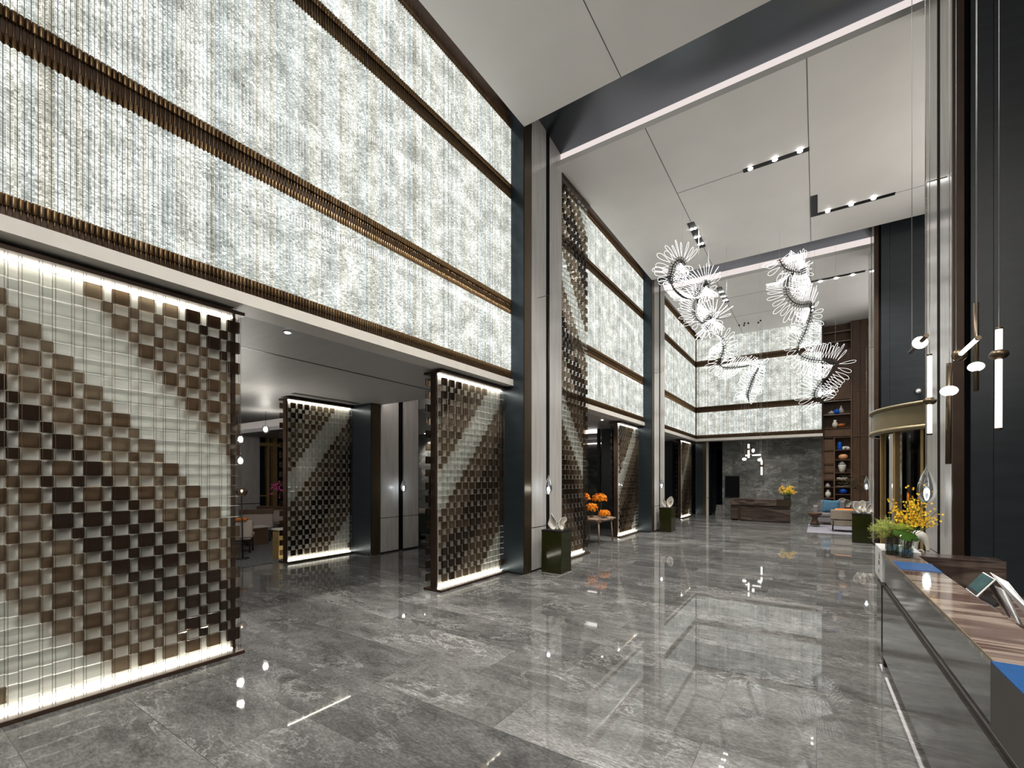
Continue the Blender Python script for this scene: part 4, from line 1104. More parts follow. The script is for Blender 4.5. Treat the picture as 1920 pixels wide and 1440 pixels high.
# blue cushion: a puffed square
bm = bmesh.new(); bmesh.ops.create_grid(bm, x_segments=10, y_segments=10, size=.5)
vs = []; fs = []
for sgn in (1, -1):
    b = len(vs)
    for i in range(11):
        for j in range(11):
            x, y = i/5-1, j/5-1; p = max(0, (1-x**4)*(1-y**4))**.5
            vs.append(Vector((x*.27*(1-.06*(1-abs(y))), sgn*.075*p, y*.24*(1-.06*(1-abs(x))))))
    for i in range(10):
        for j in range(10):
            a = b+i*11+j; f = (a, a+1, a+12, a+11); fs.append(f if sgn < 0 else f[::-1])
bm.free()
cc = onY(1558, 951, 20.02); cc.z = .665
M_ = Matrix.Translation(cc) @ Matrix.Rotation(-.28, 4, 'X') @ Matrix.Rotation(.06, 4, 'Y')
o = obj('cushion', MB().add([M_ @ v for v in vs], fs, True), 'steel_blue_fabric', origin=cc)
tag(o, 'steel blue cushion leaning on the back of the grey sofa', 'cushion')
# armchair seen from behind
t = thing('armchair', 'beige armchair seen from behind with orange cushion edge, beside the far pedestal', 'armchair', (.68, 17.75, .014))
ax0, ax1, ay = .37, 1.06, 17.35
bk = []
for k in range(13):
    u_ = k/12; bk.append((ax0+(ax1-ax0)*u_, ay+.10-.10*math.sin(PI*u_)))
m = MB(); pts = bk+[(p[0], p[1]+.09) for p in reversed(bk)]
m.prism(pts, 'z', .40, .70); obj('back_rest', m, 'beige_fabric', t, bevel=.02)
m = MB(); pts = [(p[0]+.02*(1 if p[0] < .7 else -1), p[1]+.02) for p in bk]+[(ax1-.02, ay+.75), (ax0+.02, ay+.75)]
m.prism(pts, 'z', .20, .385); obj('seat', m, 'beige_fabric', t, bevel=.02)
obj('armrest', bx(ax0, ax0+.08, ay+.1, ay+.72, .38, .62, bev=.025), 'beige_fabric', t)
obj('armrest', bx(ax1-.08, ax1, ay+.1, ay+.72, .38, .62, bev=.025), 'beige_fabric', t)
for x in (ax0+.06, ax1-.08):
    for y in (ay+.05, ay+.68): obj('leg', MB().rod((x, y, .014), (x, y, .42), .013, 8), 'black_metal', t)
o = obj('cushion', bx(ax0+.10, ax1-.10, ay+.12, ay+.28, .386, .735, bev=.05), 'orange_fabric', origin=(.7, ay+.2, .40))
tag(o, 'orange cushion peeping over the back of the beige armchair', 'cushion')
# mushroom side table
c = Vector((onZ(1528, 986, .014).x, 18.9, .014)); c.x = onY(1528, 970, 18.9).x
t = thing('side_table', 'small dark wood side table with a turned waist beside the grey sofa', 'side table', c)
obj('table_top', MB().lathe([(.19, .40), (.205, .42), (.205, .47), (.20, .48)], c, 28), 'walnut', t)
obj('waist', MB().lathe([(.14, .06), (.12, .14), (.07, .28), (.15, .37), (.185, .405)], c, 28), 'walnut', t)
obj('foot_ring', MB().lathe([(.15, .05), (.15, .06)], c, 28), 'black_metal', t)
for k in range(5):
    a_ = 2*PI*k/5+.3; obj('leg', MB().rod((c.x+.12*math.cos(a_), c.y+.12*math.sin(a_), .014), (c.x+.12*math.cos(a_), c.y+.12*math.sin(a_), .07), .006, 6), 'black_metal', t)
# crumpled white sculpture on a low cabinet behind the sofa
c = onY(1576, 949, 21.2); c.z = .60
t = thing('low_cabinet', 'low dark cabinet behind the far sofa', 'cabinet', (c.x, 21.2, 0))
obj('body', bx(c.x-.3, c.x+.3, 21.0, 21.45, .08, .60), 'walnut', t)
obj('plinth', bx(c.x-.27, c.x+.27, 21.03, 21.42, 0, .08), 'black_metal', t)
t = thing('shell_sculpture', 'white folded sculpture on the low cabinet behind the far sofa', 'sculpture', c)
surf(shell((c.x-.08, c.y, c.z), .19, .13, .3, -.5, .12, .3), 6, 20, .02, 'shell_leaf', 'white_ceramic', t)
surf(shell((c.x+.10, c.y, c.z), .18, .15, .7, .55, .10, .3), 6, 20, .02, 'shell_leaf', 'white_ceramic', t)
surf(shell((c.x, c.y+.04, c.z), .15, .17, .4, .1, .10, .2), 6, 20, .02, 'shell_leaf', 'white_ceramic', t)
# leafy tree beside the bookcase
c = Vector((1.55, 20.9, 0))
t = thing('potted_tree', 'thin dark leafy tree in front of the wood panels behind the far right pedestal', 'plant', c)
obj('pot', MB().lathe([(.16, 0), (.20, .05), (.22, .34), (.20, .36)], c, 24), 'black_metal', t)
br = MB(); lv = MB(); rnd = random.Random(12)
br.tube([c+Vector((0, 0, .3)), c+Vector((-.03, 0, 1.0)), c+Vector((-.05, .0, 1.7))], .018, 6)
for k in range(13):
    b0 = c+Vector((-.04, 0, 1.1+.05*k)); e_ = b0+Vector((rnd.uniform(-.95, .25), rnd.uniform(-.3, .3), rnd.uniform(-.15, .42)))
    br.tube([b0, b0.lerp(e_, .5)+Vector((0, 0, .06)), e_], .006, 4)
    for j in range(42):
        p = b0.lerp(e_, .3+.7*rnd.random())+Vector((rnd.gauss(0, .06), rnd.gauss(0, .06), rnd.gauss(0, .05)))
        a_ = rnd.random()*6; l = rnd.uniform(.035, .06); d_ = Vector((math.cos(a_), math.sin(a_)*.5, rnd.uniform(-.5, .1)))*l; s_ = Vector((-math.sin(a_), math.cos(a_), .3))*l*.35
        lv.add([p, p+d_*.5+s_, p+d_, p+d_*.5-s_], [(0, 1, 2, 3)])
obj('trunk', br, 'walnut', t); stuff(obj('foliage', lv, 'leaf_dark', t))

# ================================================================== REVOLVING DOOR
dc = Vector((2.62, 11.1, 0)); R = 1.75
t = thing('revolving_door', 'brass topped revolving door between the two right piers', 'door', dc)
def arc(r0, r1, a0, a1, z0, z1, n=48):
    m = MB(); vs = []; fs = []
    for k in range(n+1):
        a = a0+(a1-a0)*k/n
        for (r, z) in ((r0, z0), (r1, z0), (r1, z1), (r0, z1)): vs.append((dc.x+r*math.cos(a), dc.y+r*math.sin(a), z))
    for k in range(n):
        for j in range(4): fs.append((k*4+j, k*4+(j+1) % 4, k*4+4+(j+1) % 4, k*4+4+j))
    fs.append((0, 1, 2, 3)); fs.append((n*4+3, n*4+2, n*4+1, n*4))
    m.add(vs, fs); return m
o = obj('canopy', MB().lathe([(R-.03, 2.56), (R-.03, 2.92)], dc, 96, caps=False), 'brass', t)
obj('canopy_rim', MB().lathe([(R-.06, 2.50), (R+.02, 2.50), (R+.02, 2.57), (R-.03, 2.57)], dc, 96, caps=False), 'brass', t)
obj('canopy_rim', MB().lathe([(R-.03, 2.91), (R+.02, 2.91), (R+.02, 2.955), (R-.2, 2.955)], dc, 96, caps=False), 'brass', t)
obj('canopy_top', MB().lathe([(R-.19, 2.93), (R-.19, 2.95)], dc, 96), 'brass', t)
obj('canopy_underside', MB().lathe([(R-.05, 2.53), (R-.05, 2.535)], dc, 96), 'black_metal', t)
def onarc(u, r):     # where a sight line meets the drum
    d = ray(u, VH); d.z = 0; d.normalize(); b_ = d.dot(dc); cc_ = dc.length_squared-r*r; dd = b_*b_-cc_
    s_ = b_-math.sqrt(max(0, dd)); p = d*s_; return math.atan2(p.y-dc.y, p.x-dc.x)
rr = R-.12
for u in (1657, 1682, 1733):
    a = onarc(u, rr); w_ = .022 if u in (1657, 1733) else .026
    obj('mullion', arc(rr-.05, rr+.05, a-w_/rr*1.0, a+w_/rr*1.0, 0.01, 2.53, 4), 'gold_frame', t)
a0, a1 = onarc(1659, rr), onarc(1733, rr)
obj('curved_glass', arc(rr-.008, rr+.008, a0, a1, .02, 2.52), 'door_glass', t)
obj('curved_glass', arc(rr-.008, rr+.008, a0+PI, a1+PI, .02, 2.52), 'door_glass', t)
obj('floor_ring', arc(rr-.06, rr+.06, a0, a1, .0, .03), 'brass', t)
for k in range(3):
    a = .45+2*PI*k/3; e_ = dc+Vector((math.cos(a), math.sin(a), 0))*(rr-.12)
    w_ = Vector((-math.sin(a), math.cos(a), 0))*.02
    pts = [(dc-w_), (dc+w_), (e_+w_), (e_-w_)]
    f = MB()
    for z0, z1 in ((.02, .16), (2.36, 2.5)): f.prism([(p.x, p.y) for p in pts], 'z', z0, z1)
    f.prism([((e_-w_*1).x, (e_-w_).y), ((e_+w_).x, (e_+w_).y), ((e_+w_-(e_-dc)*.05).x, (e_+w_-(e_-dc)*.05).y), ((e_-w_-(e_-dc)*.05).x, (e_-w_-(e_-dc)*.05).y)], 'z', .02, 2.5)
    wing = obj('door_wing', f, 'dark_bronze', t)
    g = MB(); w2 = w_*.2; g.prism([((dc-w2).x, (dc-w2).y), ((dc+w2).x, (dc+w2).y), ((e_+w2).x, (e_+w2).y), ((e_-w2).x, (e_-w2).y)], 'z', .16, 2.36)
    sub('pane', g, 'door_glass', wing, dc)
obj('centre_post', MB().rod((dc.x, dc.y, 0), (dc.x, dc.y, 2.52), .05, 16), 'gold_frame', t)
# ================================================================== FLOWER TABLE IN THE SECOND BAY
c = Vector((-4.86, 11.08, 0))
t = thing('flower_table', 'small wooden table carrying glass vases of orange flowers', 'table', c)
bm = bmesh.new(); bmesh.ops.create_cube(bm, size=1, matrix=Matrix.Translation((c.x, c.y, .645)) @ Matrix.Diagonal((.90, 1.10, .03, 1)))
bmesh.ops.bevel(bm, geom=[e for e in bm.edges if abs(e.verts[0].co.z-e.verts[1].co.z) > .02], offset=.14, segments=6, affect='EDGES')
obj('table_top', MB().bm(bm), 'table_wood', t, bevel=.004)
obj('apron', bx(c.x-.36, c.x+.36, c.y-.45, c.y+.45, .58, .63), 'table_wood', t)
for sx_ in (-1, 1):
    for sy_ in (-1, 1): obj('leg', MB().rod((c.x+sx_*.34, c.y+sy_*.45, 0), (c.x+sx_*.31, c.y+sy_*.41, .60), .017, 12, .026), 'table_wood', t)
OFG = 'glass vases of orange flowers on the small table'
def orange_vase(u, v, y, h, rw, fr, lab, seed):
    p = onY(u, v, y); p.z = .661
    t_ = thing('flower_vase', lab, 'vase of flowers', p, OFG)
    gv = obj('glass_vase', MB().lathe([(rw*.98, .002), (rw, .02), (rw, h)], p, 20, caps=False), 'clear_glass', t_)
    under(gv, obj('water', MB().lathe([(rw*.9, .006), (rw*.9, h*.45)], p, 18), 'clear_glass', t_))
    r_ = random.Random(seed); fm = MB(); sm_ = MB()
    cz = p+Vector((0, 0, h+fr*.42))
    for k in range(12):
        d_ = Vector((r_.gauss(0, 1), r_.gauss(0, 1), .6)).normalized(); sm_.tube([p+Vector((d_.x*rw*.4, d_.y*rw*.4, .01)), p+Vector((d_.x*rw*.5, d_.y*rw*.5, h)), cz+d_*fr*.6], .004, 4)
    for k in range(300):
        d_ = Vector((r_.gauss(0, 1), r_.gauss(0, 1), r_.gauss(0, 1))).normalized(); rr_ = fr*(.6+.5*r_.random())
        if d_.z < -.35: continue
        blossom(fm, cz+Vector((d_.x*rr_, d_.y*rr_, d_.z*rr_*.78)), (d_+Vector((0, -.2, .2))).normalized(), .022*(.7+.7*r_.random()), 5, r_)
    obj('stem', sm_, 'leaf_green', t_); stuff(obj('blossoms', fm, 'orange_petal', t_))
orange_vase(1124.5, 960, 11.35, .40, .055, .185, 'tallest glass vase of orange flowers, at the back of the small table', 21)
orange_vase(1108.5, 965, 11.02, .17, .055, .165, 'middle glass vase of orange flowers, front left of the small table', 22)
orange_vase(1133, 967, 11.02, .055, .075, .135, 'lowest glass bowl of orange flowers, front right of the small table', 23)
orange_vase(1096, 955, 11.45, .42, .05, .16, 'glass vase of orange flowers half hidden behind the tall block screen', 24)
# ================================================================== CHANDELIERS
def loop_mesh(ln=.36, w=.066, r=.0024):
    """one hand-bent teardrop of glowing glass thread with its dark root; grows along +x"""
    pts = []
    for k in range(22):
        a = 2*PI*k/22; x = (1-math.cos(a))/2
        pts.append((.05+ln*x, w*math.sin(a)*(x**.75)*1.12, 0))
    m = MB().tube(pts, r, 5, closed=True); return m
def chandelier(label, path, s, ox, oy, step, ln, cables):
    P = [atD(ox+x/s, oy+y/s, d) for x, y, d, a, b in path]
    camr = Vector((math.cos(YAW), math.sin(YAW), 0)); fwd = Vector((-math.sin(YAW), math.cos(YAW), 0)); up = Vector((0, 0, 1))
    Rb = []
    for (x, y, d, a, b) in path:
        n_ = math.hypot(a, b); dep = math.sqrt(max(0, 1-min(1, n_*n_)))
        v = camr*a-up*b+fwd*dep
        if Rb and v.dot(Rb[-1]) < 0: v = -v if (camr*a-up*b-fwd*dep).dot(Rb[-1]) < 0 and abs(v.dot(Rb[-1])) > abs((camr*a-up*b-fwd*dep).dot(Rb[-1])) else (camr*a-up*b-fwd*dep)
        if Rb and v.dot(Rb[-1]) < 0: v = -v
        Rb.append(v.normalized())
    # smooth curve through the points
    S = []; RR = []
    for i in range(len(P)-1):
        p0, p1, p2, p3 = P[max(i-1, 0)], P[i], P[i+1], P[min(i+2, len(P)-1)]
        for k in range(12):
            u = k/12
            S.append(.5*((2*p1)+(p2-p0)*u+(2*p0-5*p1+4*p2-p3)*u*u+(3*p1-p0-3*p2+p3)*u**3)); RR.append(Rb[i].lerp(Rb[i+1], u).normalized())
    S.append(P[-1]); RR.append(Rb[-1])
    t = thing('chandelier', label, 'chandelier', P[0], 'ribbon chandeliers of glass loops')
    obj('spine', MB().tube(S, .012, 6), 'black_metal', t)
    rods = MB(); spots = []; acc = step
    for i in range(1, len(S)):
        acc += (S[i]-S[i-1]).length
        if acc >= step:
            acc = 0; tan = (S[min(i+1, len(S)-1)]-S[i-1]).normalized(); r_ = (RR[i]-tan*RR[i].dot(tan)).normalized()
            rods.rod(S[i]-r_*.075, S[i]+r_*.075, .009, 6)
            for sg in (1, -1): spots.append((S[i].copy(), r_*sg, tan))
    obj('root_rods', rods, 'black_metal', t)
    src = None; rest = MB(); o0 = P[0]
    for k, (p, r_, tan) in enumerate(spots):
        ex = r_; ez = ex.cross(tan).normalized(); ey = ez.cross(ex)
        sc = 1.0+.12*math.sin(k*1.7)
        # the flat side of each loop lies between the spine direction and its normal
        y2 = (ey*.97+ez*.24).normalized(); z2 = ex.cross(y2)
        mt = Matrix((ex*sc, y2, z2)).transposed().to_4x4(); mt.translation = p-o0+ex*.03
        if k < 100:
            if src is None:
                src = obj('glass_loop', loop_mesh(ln), 'loop_glow', t, origin=(0, 0, 0)); src.matrix_local = mt
            else: inst(src, t, mtx=mt)
        else:
            m = loop_mesh(ln).move(Matrix.Translation(o0) @ mt); rest.add(m.v, m.f, True)
    stuff(obj('glass_loops', rest, 'loop_glow', t))
    for i in cables:
        p = P[i]; obj('cable', MB().rod(p, (p.x, p.y, 7.85 if not 14.12 < p.y < 15.4 else 8.15), .0016, 5), 'aluminium', t)
LP = [(245,288,10.6,0.8,-0.6),(225,258,10.5,0.4,-0.9),(190,260,10.4,-0.3,-0.93),(158,294,10.45,-0.85,-0.45),(150,335,10.5,-0.9,0.1),(138,385,10.6,-0.35,0.05),(160,450,10.7,0.22,-0.12),(205,500,10.85,0.15,-0.2),(260,530,11.0,0.05,-0.25),(315,520,11.05,-0.1,-0.3),(342,478,11.1,-0.75,-0.55),(365,440,11.2,-0.7,-0.68),(390,415,11.4,0.2,-0.95),(408,425,11.6,0.85,-0.45),(400,470,11.7,0.5,0.4),(345,520,11.7,0.35,0.2),(318,570,11.5,-0.95,-0.1),(312,640,11.4,-0.95,0.2),(342,690,11.3,-0.6,0.7),(375,700,11.3,-0.3,0.5),(400,672,11.3,-0.4,-0.75),(432,650,11.45,-0.2,-0.95),(460,655,11.65,0.8,-0.5),(462,680,11.8,0.9,0.2),(430,705,11.8,0.4,0.5),(398,722,11.7,-0.3,0.2),(412,752,11.6,0.25,-0.35),(470,785,11.6,0.3,-0.45),(510,825,11.7,0.9,0),(518,890,11.8,0.95,0),(495,960,11.9,0.95,-0.1),(490,1000,12.0,0.9,-0.3),(540,1020,12.0,0.2,0.45),(640,1015,12.1,0.15,0.35),(720,1000,12.2,0.3,-0.4),(775,1000,12.2,0.7,-0.6),(735,1080,12.3,0.8,0.3),(700,1170,12.3,0.95,0.05),(690,1215,12.4,0.9,0),(698,1262,12.4,0.6,0.1)]
chandelier('left hanging chandelier of glowing glass loops curling in a long ribbon', LP, 3.7885, 1220, 420, .047, .34, (1, 10, 18, 26, 32, 35))
RP = [(165,265,11.3,.75,-.65),(200,325,11.3,.7,-.7),(260,355,11.4,.4,-.9),(330,360,11.6,.1,-.98),(360,338,11.9,.1,-.9),(320,345,12.2,-.1,-.8),(262,372,12.1,-.6,.5),(230,420,11.8,-.9,.2),(217,475,11.6,-.97,0),(225,530,11.5,-.95,.25),(270,585,11.5,-.75,.6),(330,605,11.6,-.2,.95),(390,600,11.8,.2,-.95),(405,630,12.0,.4,.6),(395,700,12.1,.97,.05),(375,760,12.1,.97,.1),(350,830,12.2,.95,.2),(310,900,12.2,.9,.3),(315,975,12.3,.5,.6),(380,1010,12.3,.1,.9),(450,1022,12.4,.1,-.9),(530,1028,12.4,.4,-.85),(585,1040,12.5,.6,-.75),(575,1080,12.6,.8,.3),(520,1140,12.7,.85,.5),(460,1210,12.7,.95,.1),(430,1260,12.7,.97,.05),(435,1305,12.8,.97,.1),(490,1335,12.8,.8,.4)]
chandelier('right hanging chandelier of glowing glass loops in front of the bookcase', RP, 4.0, 1420, 420, .068, .37, (0, 4, 12, 19, 22, 26))
# ================================================================== RECESSED TRACK LIGHTS
TLG = 'black recessed track lights in the hall ceilings'
def track(lab, segs, lamps, power=60, r=.035):
    c = Vector(((segs[0][0]+segs[0][1])/2, (segs[0][2]+segs[0][3])/2, ZC))
    t = thing('track_light', lab, 'ceiling light', c, TLG)
    m = MB()
    for (x0, x1, y0, y1) in segs: m.box(x0, x1, y0, y1, ZC-.012, ZC-.001)
    hs = obj('housing', m, 'black_metal', t)
    for (x, y) in lamps:
        under(hs, obj('lamp', MB().lathe([(r, -.003), (r*1.15, .0), (r*1.15, .012)], (x, y, ZC-.024), 16), 'lamp_white', t))
        li = bpy.data.lights.new('track_spot', 'SPOT'); li.energy = power; li.spot_size = 1.9; li.spot_blend = .8; li.shadow_soft_size = .06; li.color = (1, .95, .88)
        lo = bpy.data.objects.new('track_spot', li); COL.objects.link(lo); lo.parent = t; lo.location = (x-c.x, y-c.y, -.06); lo['kind'] = 'light'
P_ = lambda u, v: tuple(onZ(u, v, ZC))[:2]
PW = 800
PF = 420
track('straight black track light crossing the middle ceiling, three lamps', [(-1.22, -.11, 10.06, 10.17)], [P_(1407, 315), P_(1453, 298), P_(1500, 282)], PF, .038)
track('L-shaped black track light in the middle ceiling', [(-.11, .02, 11.85, 12.79), (.02, 1.41, 12.68, 12.79)], [P_(1552, 395), P_(1596, 382.5), P_(1638, 371)], PF, .038)
track('black track light above the left chandelier with paired lamps', [(-2.60, -2.44, 11.45, 12.85)], [(x, y) for y in (11.75, 12.2, 12.62) for x in (-2.56, -2.48)], PF*.5, .03)
track('black track light of the far ceiling beside the left chandelier', [(-2.69, -2.53, 15.85, 17.35)], [(x, y) for y in (16.25, 16.7, 17.1) for x in (-2.65, -2.57)], PF*.5, .03)
track('black track light of the far ceiling right of the right chandelier', [(-.15, 1.2, 16.95, 17.07)], [P_(1538, 527), P_(1567.5, 521), P_(1599, 514.5)], PF, .04)
track('short black track light of the far ceiling behind the right chandelier', [(-.20, -.06, 19.1, 20.2)], [(-.13, 19.5), (-.13, 19.9)], PF*.7, .035)
# the ceiling bay over the camera carries the same track lights
track('black track light in the near ceiling, at the top edge of the photo', [(-2.56, -2.42, 4.2, 5.1)], [(-2.49, 4.5), (-2.49, 4.9)], PW*.9, .03)
track('black track light in the near ceiling over the camera', [(-.19, -.05, .5, 2.0), (-.05, 1.2, .5, .63)], [(-.12, .8), (-.12, 1.6), (.7, .56)], PW, .035)
# small spot cans and dots
DLG = 'small round downlights'
def dot(lab, x, y, z, power=6, on=True):
    t = thing('downlight', lab, 'ceiling light', (x, y, z), DLG)
    obj('ring', MB().lathe([(.045, -.006), (.05, 0), (.05, .004)], (x, y, z), 16), 'black_metal' if not on else 'white_plastic', t)
    if on:
        obj('lamp', MB().lathe([(.026, -.012), (.03, -.004)], (x, y, z), 12), 'lamp_white', t)
        li = bpy.data.lights.new('downlight_spot', 'SPOT'); li.energy = power; li.spot_size = 1.6; li.spot_blend = .7; li.shadow_soft_size = .03; li.color = (1, .94, .86)
        lo = bpy.data.objects.new('downlight_spot', li); COL.objects.link(lo); lo.parent = t; lo.location = (0, 0, -.03); lo['kind'] = 'light'
q3 = lambda u, v: tuple(onZ(u, v, 3.335))[:2]
dot('small downlight in the near lounge ceiling between the block screens', *q3(539, 623), 3.336, 120)
dot('small downlight in the lounge ceiling of the second bay', *q3(1129, 787), 3.336, 120)
p = onY(799, 822, 12.1); dot('small downlight washing the dark stone wall in the lounge', p.x, 12.05, 3.336, 150)
SPK = 'small dark ceiling spots over the end wall'
for (u, v) in ((1386, 609), (1396, 605), (1395, 609), (1403, 605), (1422, 604), (1426, 600)):
    x, y = P_(u, v); o = obj('ceiling_spot', MB().lathe([(.03, -.05), (.03, 0)], (x, y, ZC-.001), 10), 'black_metal', origin=(x, y, ZC))
    tag(o, 'tiny dark ceiling spot above the end wall, in a loose cluster', 'ceiling light', SPK)
for (u, v, lab, r) in ((1340, 492, 'white round ceiling canopy of the left chandelier', .13), (1372, 494, 'small white disc beside the left chandelier canopy', .06)):
    pass
# ================================================================== LOUNGE FURNITURE SEEN THROUGH THE OPENINGS
def lounge_chair(lab, c, yaw, wide=.62, m='lounge_fabric', wood=True, grp='lounge chairs'):
    t = thing('lounge_chair', lab, 'chair', c, grp)
    Rz = Matrix.Translation(c) @ Matrix.Rotation(yaw, 4, 'Z')
    def part(n, mb, mm, **k): return obj(n, mb.move(Rz), mm, t, **k)
    w = wide/2
    part('seat', bx(-w, w, -.30, .30, .30, .43, bev=.04), m)
    part('backrest', MB().prism([(-w-.02, -.33), (w+.02, -.33), (w+.04, -.26), (-w-.04, -.26)], 'z', .36, .74), m, bevel=.02)
    if wood: part('top_rail', MB().prism([(-w-.05, -.35), (w+.05, -.35), (w+.06, -.31), (-w-.06, -.31)], 'z', .74, .86), 'walnut', bevel=.01)
    for sx_ in (-1, 1):
        for sy_ in (-1, 1): part('leg', MB().rod((sx_*(w-.04), sy_*.24, 0), (sx_*(w-.04), sy_*.24, .32), .014, 8), 'black_metal')
lounge_chair('beige tub chair in the lounge just right of the largest block screen', (-10.9, 5.05, .012), .98, .62, wood=False)
lounge_chair('lounge chair with dark wooden top rail behind the beige tub chair', tuple(onZ(484, 1013, .012)), .98, .70)
lounge_chair('lounge chair with dark wooden back near the lounge window', tuple(onZ(516, 1000, .012)), .75, .70)
o = obj('folded_throw', bx(-.24, .24, -.40, -.22, .741, .80, bev=.02).move(Matrix.Translation((-10.9, 5.05, .012)) @ Matrix.Rotation(.98, 4, 'Z')), 'orange_fabric', origin=(-10.9, 5.05, .75))
tag(o, 'orange throw folded over the back of the beige lounge tub chair', 'throw')
c = onZ(526, 1050, 0)
t = thing('side_table', 'bronze gold box-shaped console at the left foot of the lounge screen', 'side table', (c.x-.10, c.y, 0))
cx_ = c.x-.10
obj('body', bx(cx_-.17, cx_+.07, c.y-.02, c.y+.9, .0, .61), 'gold_frame', t)
obj('table_top', bx(cx_-.19, cx_+.09, c.y-.04, c.y+.92, .61, .64), 'lounge_stone', t)
c = onZ(489, 1021, 0)
t = thing('coffee_table', 'low dark box table with a pale stone top beside the beige tub chair', 'table', (c.x, c.y, .012))
obj('body', bx(c.x-.22, c.x+.12, c.y-.30, c.y+.12, .012, .44), 'walnut', t)
obj('table_top', bx(c.x-.26, c.x+.16, c.y-.34, c.y+.16, .44, .47), 'lounge_stone', t)
# orchid in the window
c = onX(539, 945, -14.0)
t = thing('orchid', 'pink orchid standing beside the lounge screen', 'plant', (c.x, c.y, 0))
obj('stand', bx(c.x-.2, c.x+.2, c.y-.2, c.y+.2, 0.012, .75), 'walnut', t)
obj('pot', MB().lathe([(.07, .752), (.10, .80), (.09, .92)], (c.x, c.y, 0), 16), 'white_ceramic', t)
rnd = random.Random(5); fm = MB(); sm_ = MB()
for k in range(3):
    tip = Vector((c.x+rnd.uniform(-.2, .2), c.y-.15-.1*k, 1.35)); sm_.tube([(c.x, c.y, .9), (c.x, c.y-.05, 1.25), tip], .006, 5)
    for j in range(16): blossom(fm, tip+Vector((rnd.gauss(0, .10), rnd.gauss(0, .10), rnd.gauss(0, .11))), Vector((.6, -.8, .1)).normalized(), .03, 5, rnd)
obj('stem', sm_, 'leaf_green', t); stuff(obj('blossoms', fm, 'pink_petal', t))
# dark sofa with pale cushions, seen right of the stone column
c = Vector((-8.75, 9.15, 0))
t = thing('sofa', 'dark green lounge sofa seen from behind, right of the grey stone column', 'sofa', c)
obj('backrest', bx(c.x-.95, c.x+.50, c.y-.40, c.y-.26, .20, .74, bev=.03), 'dark_green_fabric', t)
obj('seat', bx(c.x-.95, c.x+.50, c.y-.30, c.y+.40, .18, .42, bev=.03), 'dark_green_fabric', t)
for x in (c.x-.90, c.x+.42):
    for y in (c.y-.38, c.y+.32): obj('leg', bx(x, x+.05, y, y+.05, 0, .20), 'black_metal', t)
for k, (x, m, lab) in enumerate(((c.x-.28, 'lounge_fabric', 'pale cushion on the dark green lounge sofa, nearer the column'), (c.x+.08, 'steel_blue_fabric', 'bluish cushion on the dark green lounge sofa'), (c.x+.36, 'lounge_fabric', 'pale cushion at the right end of the dark green lounge sofa'))):
    o = obj('cushion', bx(x-.19, x+.19, c.y-.25, c.y-.09, .421, .86, bev=.07), m, origin=(x, c.y-.17, .42)); tag(o, lab, 'cushion', 'cushions on the lounge sofa')
p0, p1 = onY(806, 893, 12.25), onY(830, 952, 12.25)
t = thing('television', 'black television on the dark stone wall of the lounge', 'television', ((p0.x+p1.x)/2, 12.25, p1.z))
obj('screen', bx(p0.x, p1.x, 12.24, 12.29, p1.z, p0.z), 'black_screen', t)
obj('bezel', MB().box(p0.x-.03, p0.x, 12.23, 12.29, p1.z, p0.z).box(p0.x-.03, p1.x, 12.23, 12.29, p0.z, p0.z+.03), 'black_metal', t)
# lounge glass pendants
LPG = 'clear glass globe pendants in the lounge'
def globe(lab, u, v, d, r, m='clear_glass', warm=False, top=3.335):
    c = atD(u, v, d)
    t = thing('globe_pendant', lab, 'pendant lamp', c, LPG)
    obj('glass_globe', MB().ball(c, r*.86, r*.86, r), m, t)
    lh = obj('lamp_holder', MB().lathe([(.016, r*.35), (.02, r*1.05)], c, 10), 'stainless', t); under(lh, obj('bulb', MB().ball(c, r*.4), 'bulb', t))
    obj('cable', MB().rod((c.x, c.y, c.z+r), (c.x, c.y, top), .004, 6), 'black_metal', t)
    li = bpy.data.lights.new('globe_light', 'POINT'); li.energy = 60; li.color = (1, .93, .84); li.shadow_soft_size = .05
    lo = bpy.data.objects.new('globe_light', li); COL.objects.link(lo); lo.parent = t; lo['kind'] = 'light'
globe('upper clear globe pendant at the right edge of the largest block screen', 451, 824, 8.2, .065)
globe('lower clear globe pendant at the right edge of the largest block screen', 451, 864, 8.2, .068)
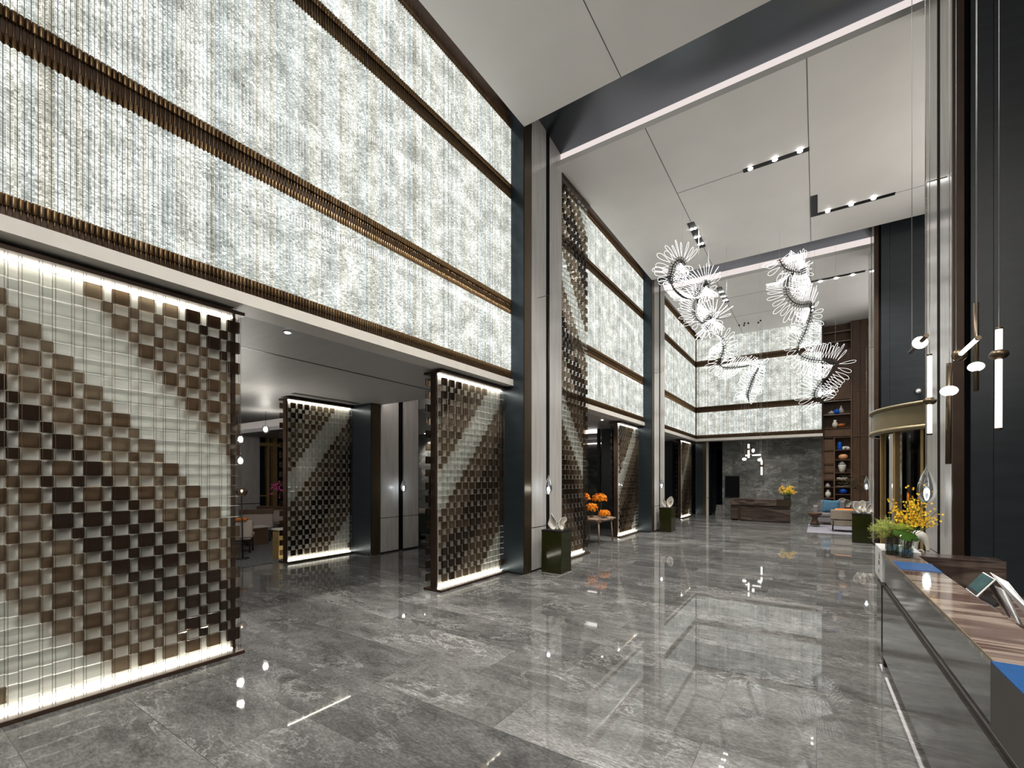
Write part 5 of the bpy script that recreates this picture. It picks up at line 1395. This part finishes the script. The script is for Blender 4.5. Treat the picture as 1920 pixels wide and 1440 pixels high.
globe('clear globe pendant hanging in the lounge in front of the cove light', 498, 805, 11.0, .10, top=3.335)
c = atD(453, 922, 9.5)
t = thing('floor_lamp', 'floor lamp with smoked amber globe at the right edge of the largest block screen', 'floor lamp', (c.x, c.y, .012))
obj('glass_globe', MB().ball(c, .11, .11, .10), 'amber_glass', t); obj('bulb', MB().ball((c.x, c.y, c.z+.02), .022), 'bulb', t)
obj('pole', MB().rod((c.x+.05, c.y, .03), (c.x, c.y, c.z-.09), .012, 8), 'black_metal', t); obj('base', MB().lathe([(.13, .013), (.12, .03)], (c.x+.05, c.y, 0), 20), 'black_metal', t)
# entrance: sensor on the door canopy side and wall camera
c = onY(1722, 734, 14.42)
t = thing('security_camera', 'small grey dome camera on the dark wall above the revolving door', 'camera', c)
obj('base', MB().rod((c.x, 14.488, c.z+.03), (c.x, 14.40, c.z+.03), .045, 16), 'stainless', t)
obj('dome', MB().ball((c.x, 14.41, c.z), .05, .05, .05), 'white_plastic', t)

# ================================================================== LIGHT, WORLD, CAMERA
w = bpy.data.worlds.new('night'); SC.world = w; w.use_nodes = True
w.node_tree.nodes['Background'].inputs[0].default_value = (.010, .018, .035, 1); w.node_tree.nodes['Background'].inputs[1].default_value = 1.0
def area(name, loc, size, power, rot=(0, 0, 0), col=(1, .96, .90), sy=None):
    li = bpy.data.lights.new(name, 'AREA'); li.energy = power; li.color = col; li.size = size
    if sy: li.shape = 'RECTANGLE'; li.size_y = sy
    o = bpy.data.objects.new(name, li); COL.objects.link(o); o.location = loc; o.rotation_euler = rot; o['kind'] = 'light'; return o
cam = bpy.data.cameras.new('camera'); co = bpy.data.objects.new('camera', cam); COL.objects.link(co)
co.location = (0, 0, H); co.rotation_euler = (PI/2, 0, YAW)
cam.sensor_width = 36; cam.lens = F/1920*36; cam.shift_x = 0; cam.shift_y = (VH-720)/1920
cam.clip_start = .05; cam.clip_end = 200
SC.camera = co
vs_ = SC.view_settings; vs_.view_transform = 'Standard'; vs_.look = 'None'; vs_.gamma = 1; vs_.use_curve_mapping = False; vs_.exposure = 0.0
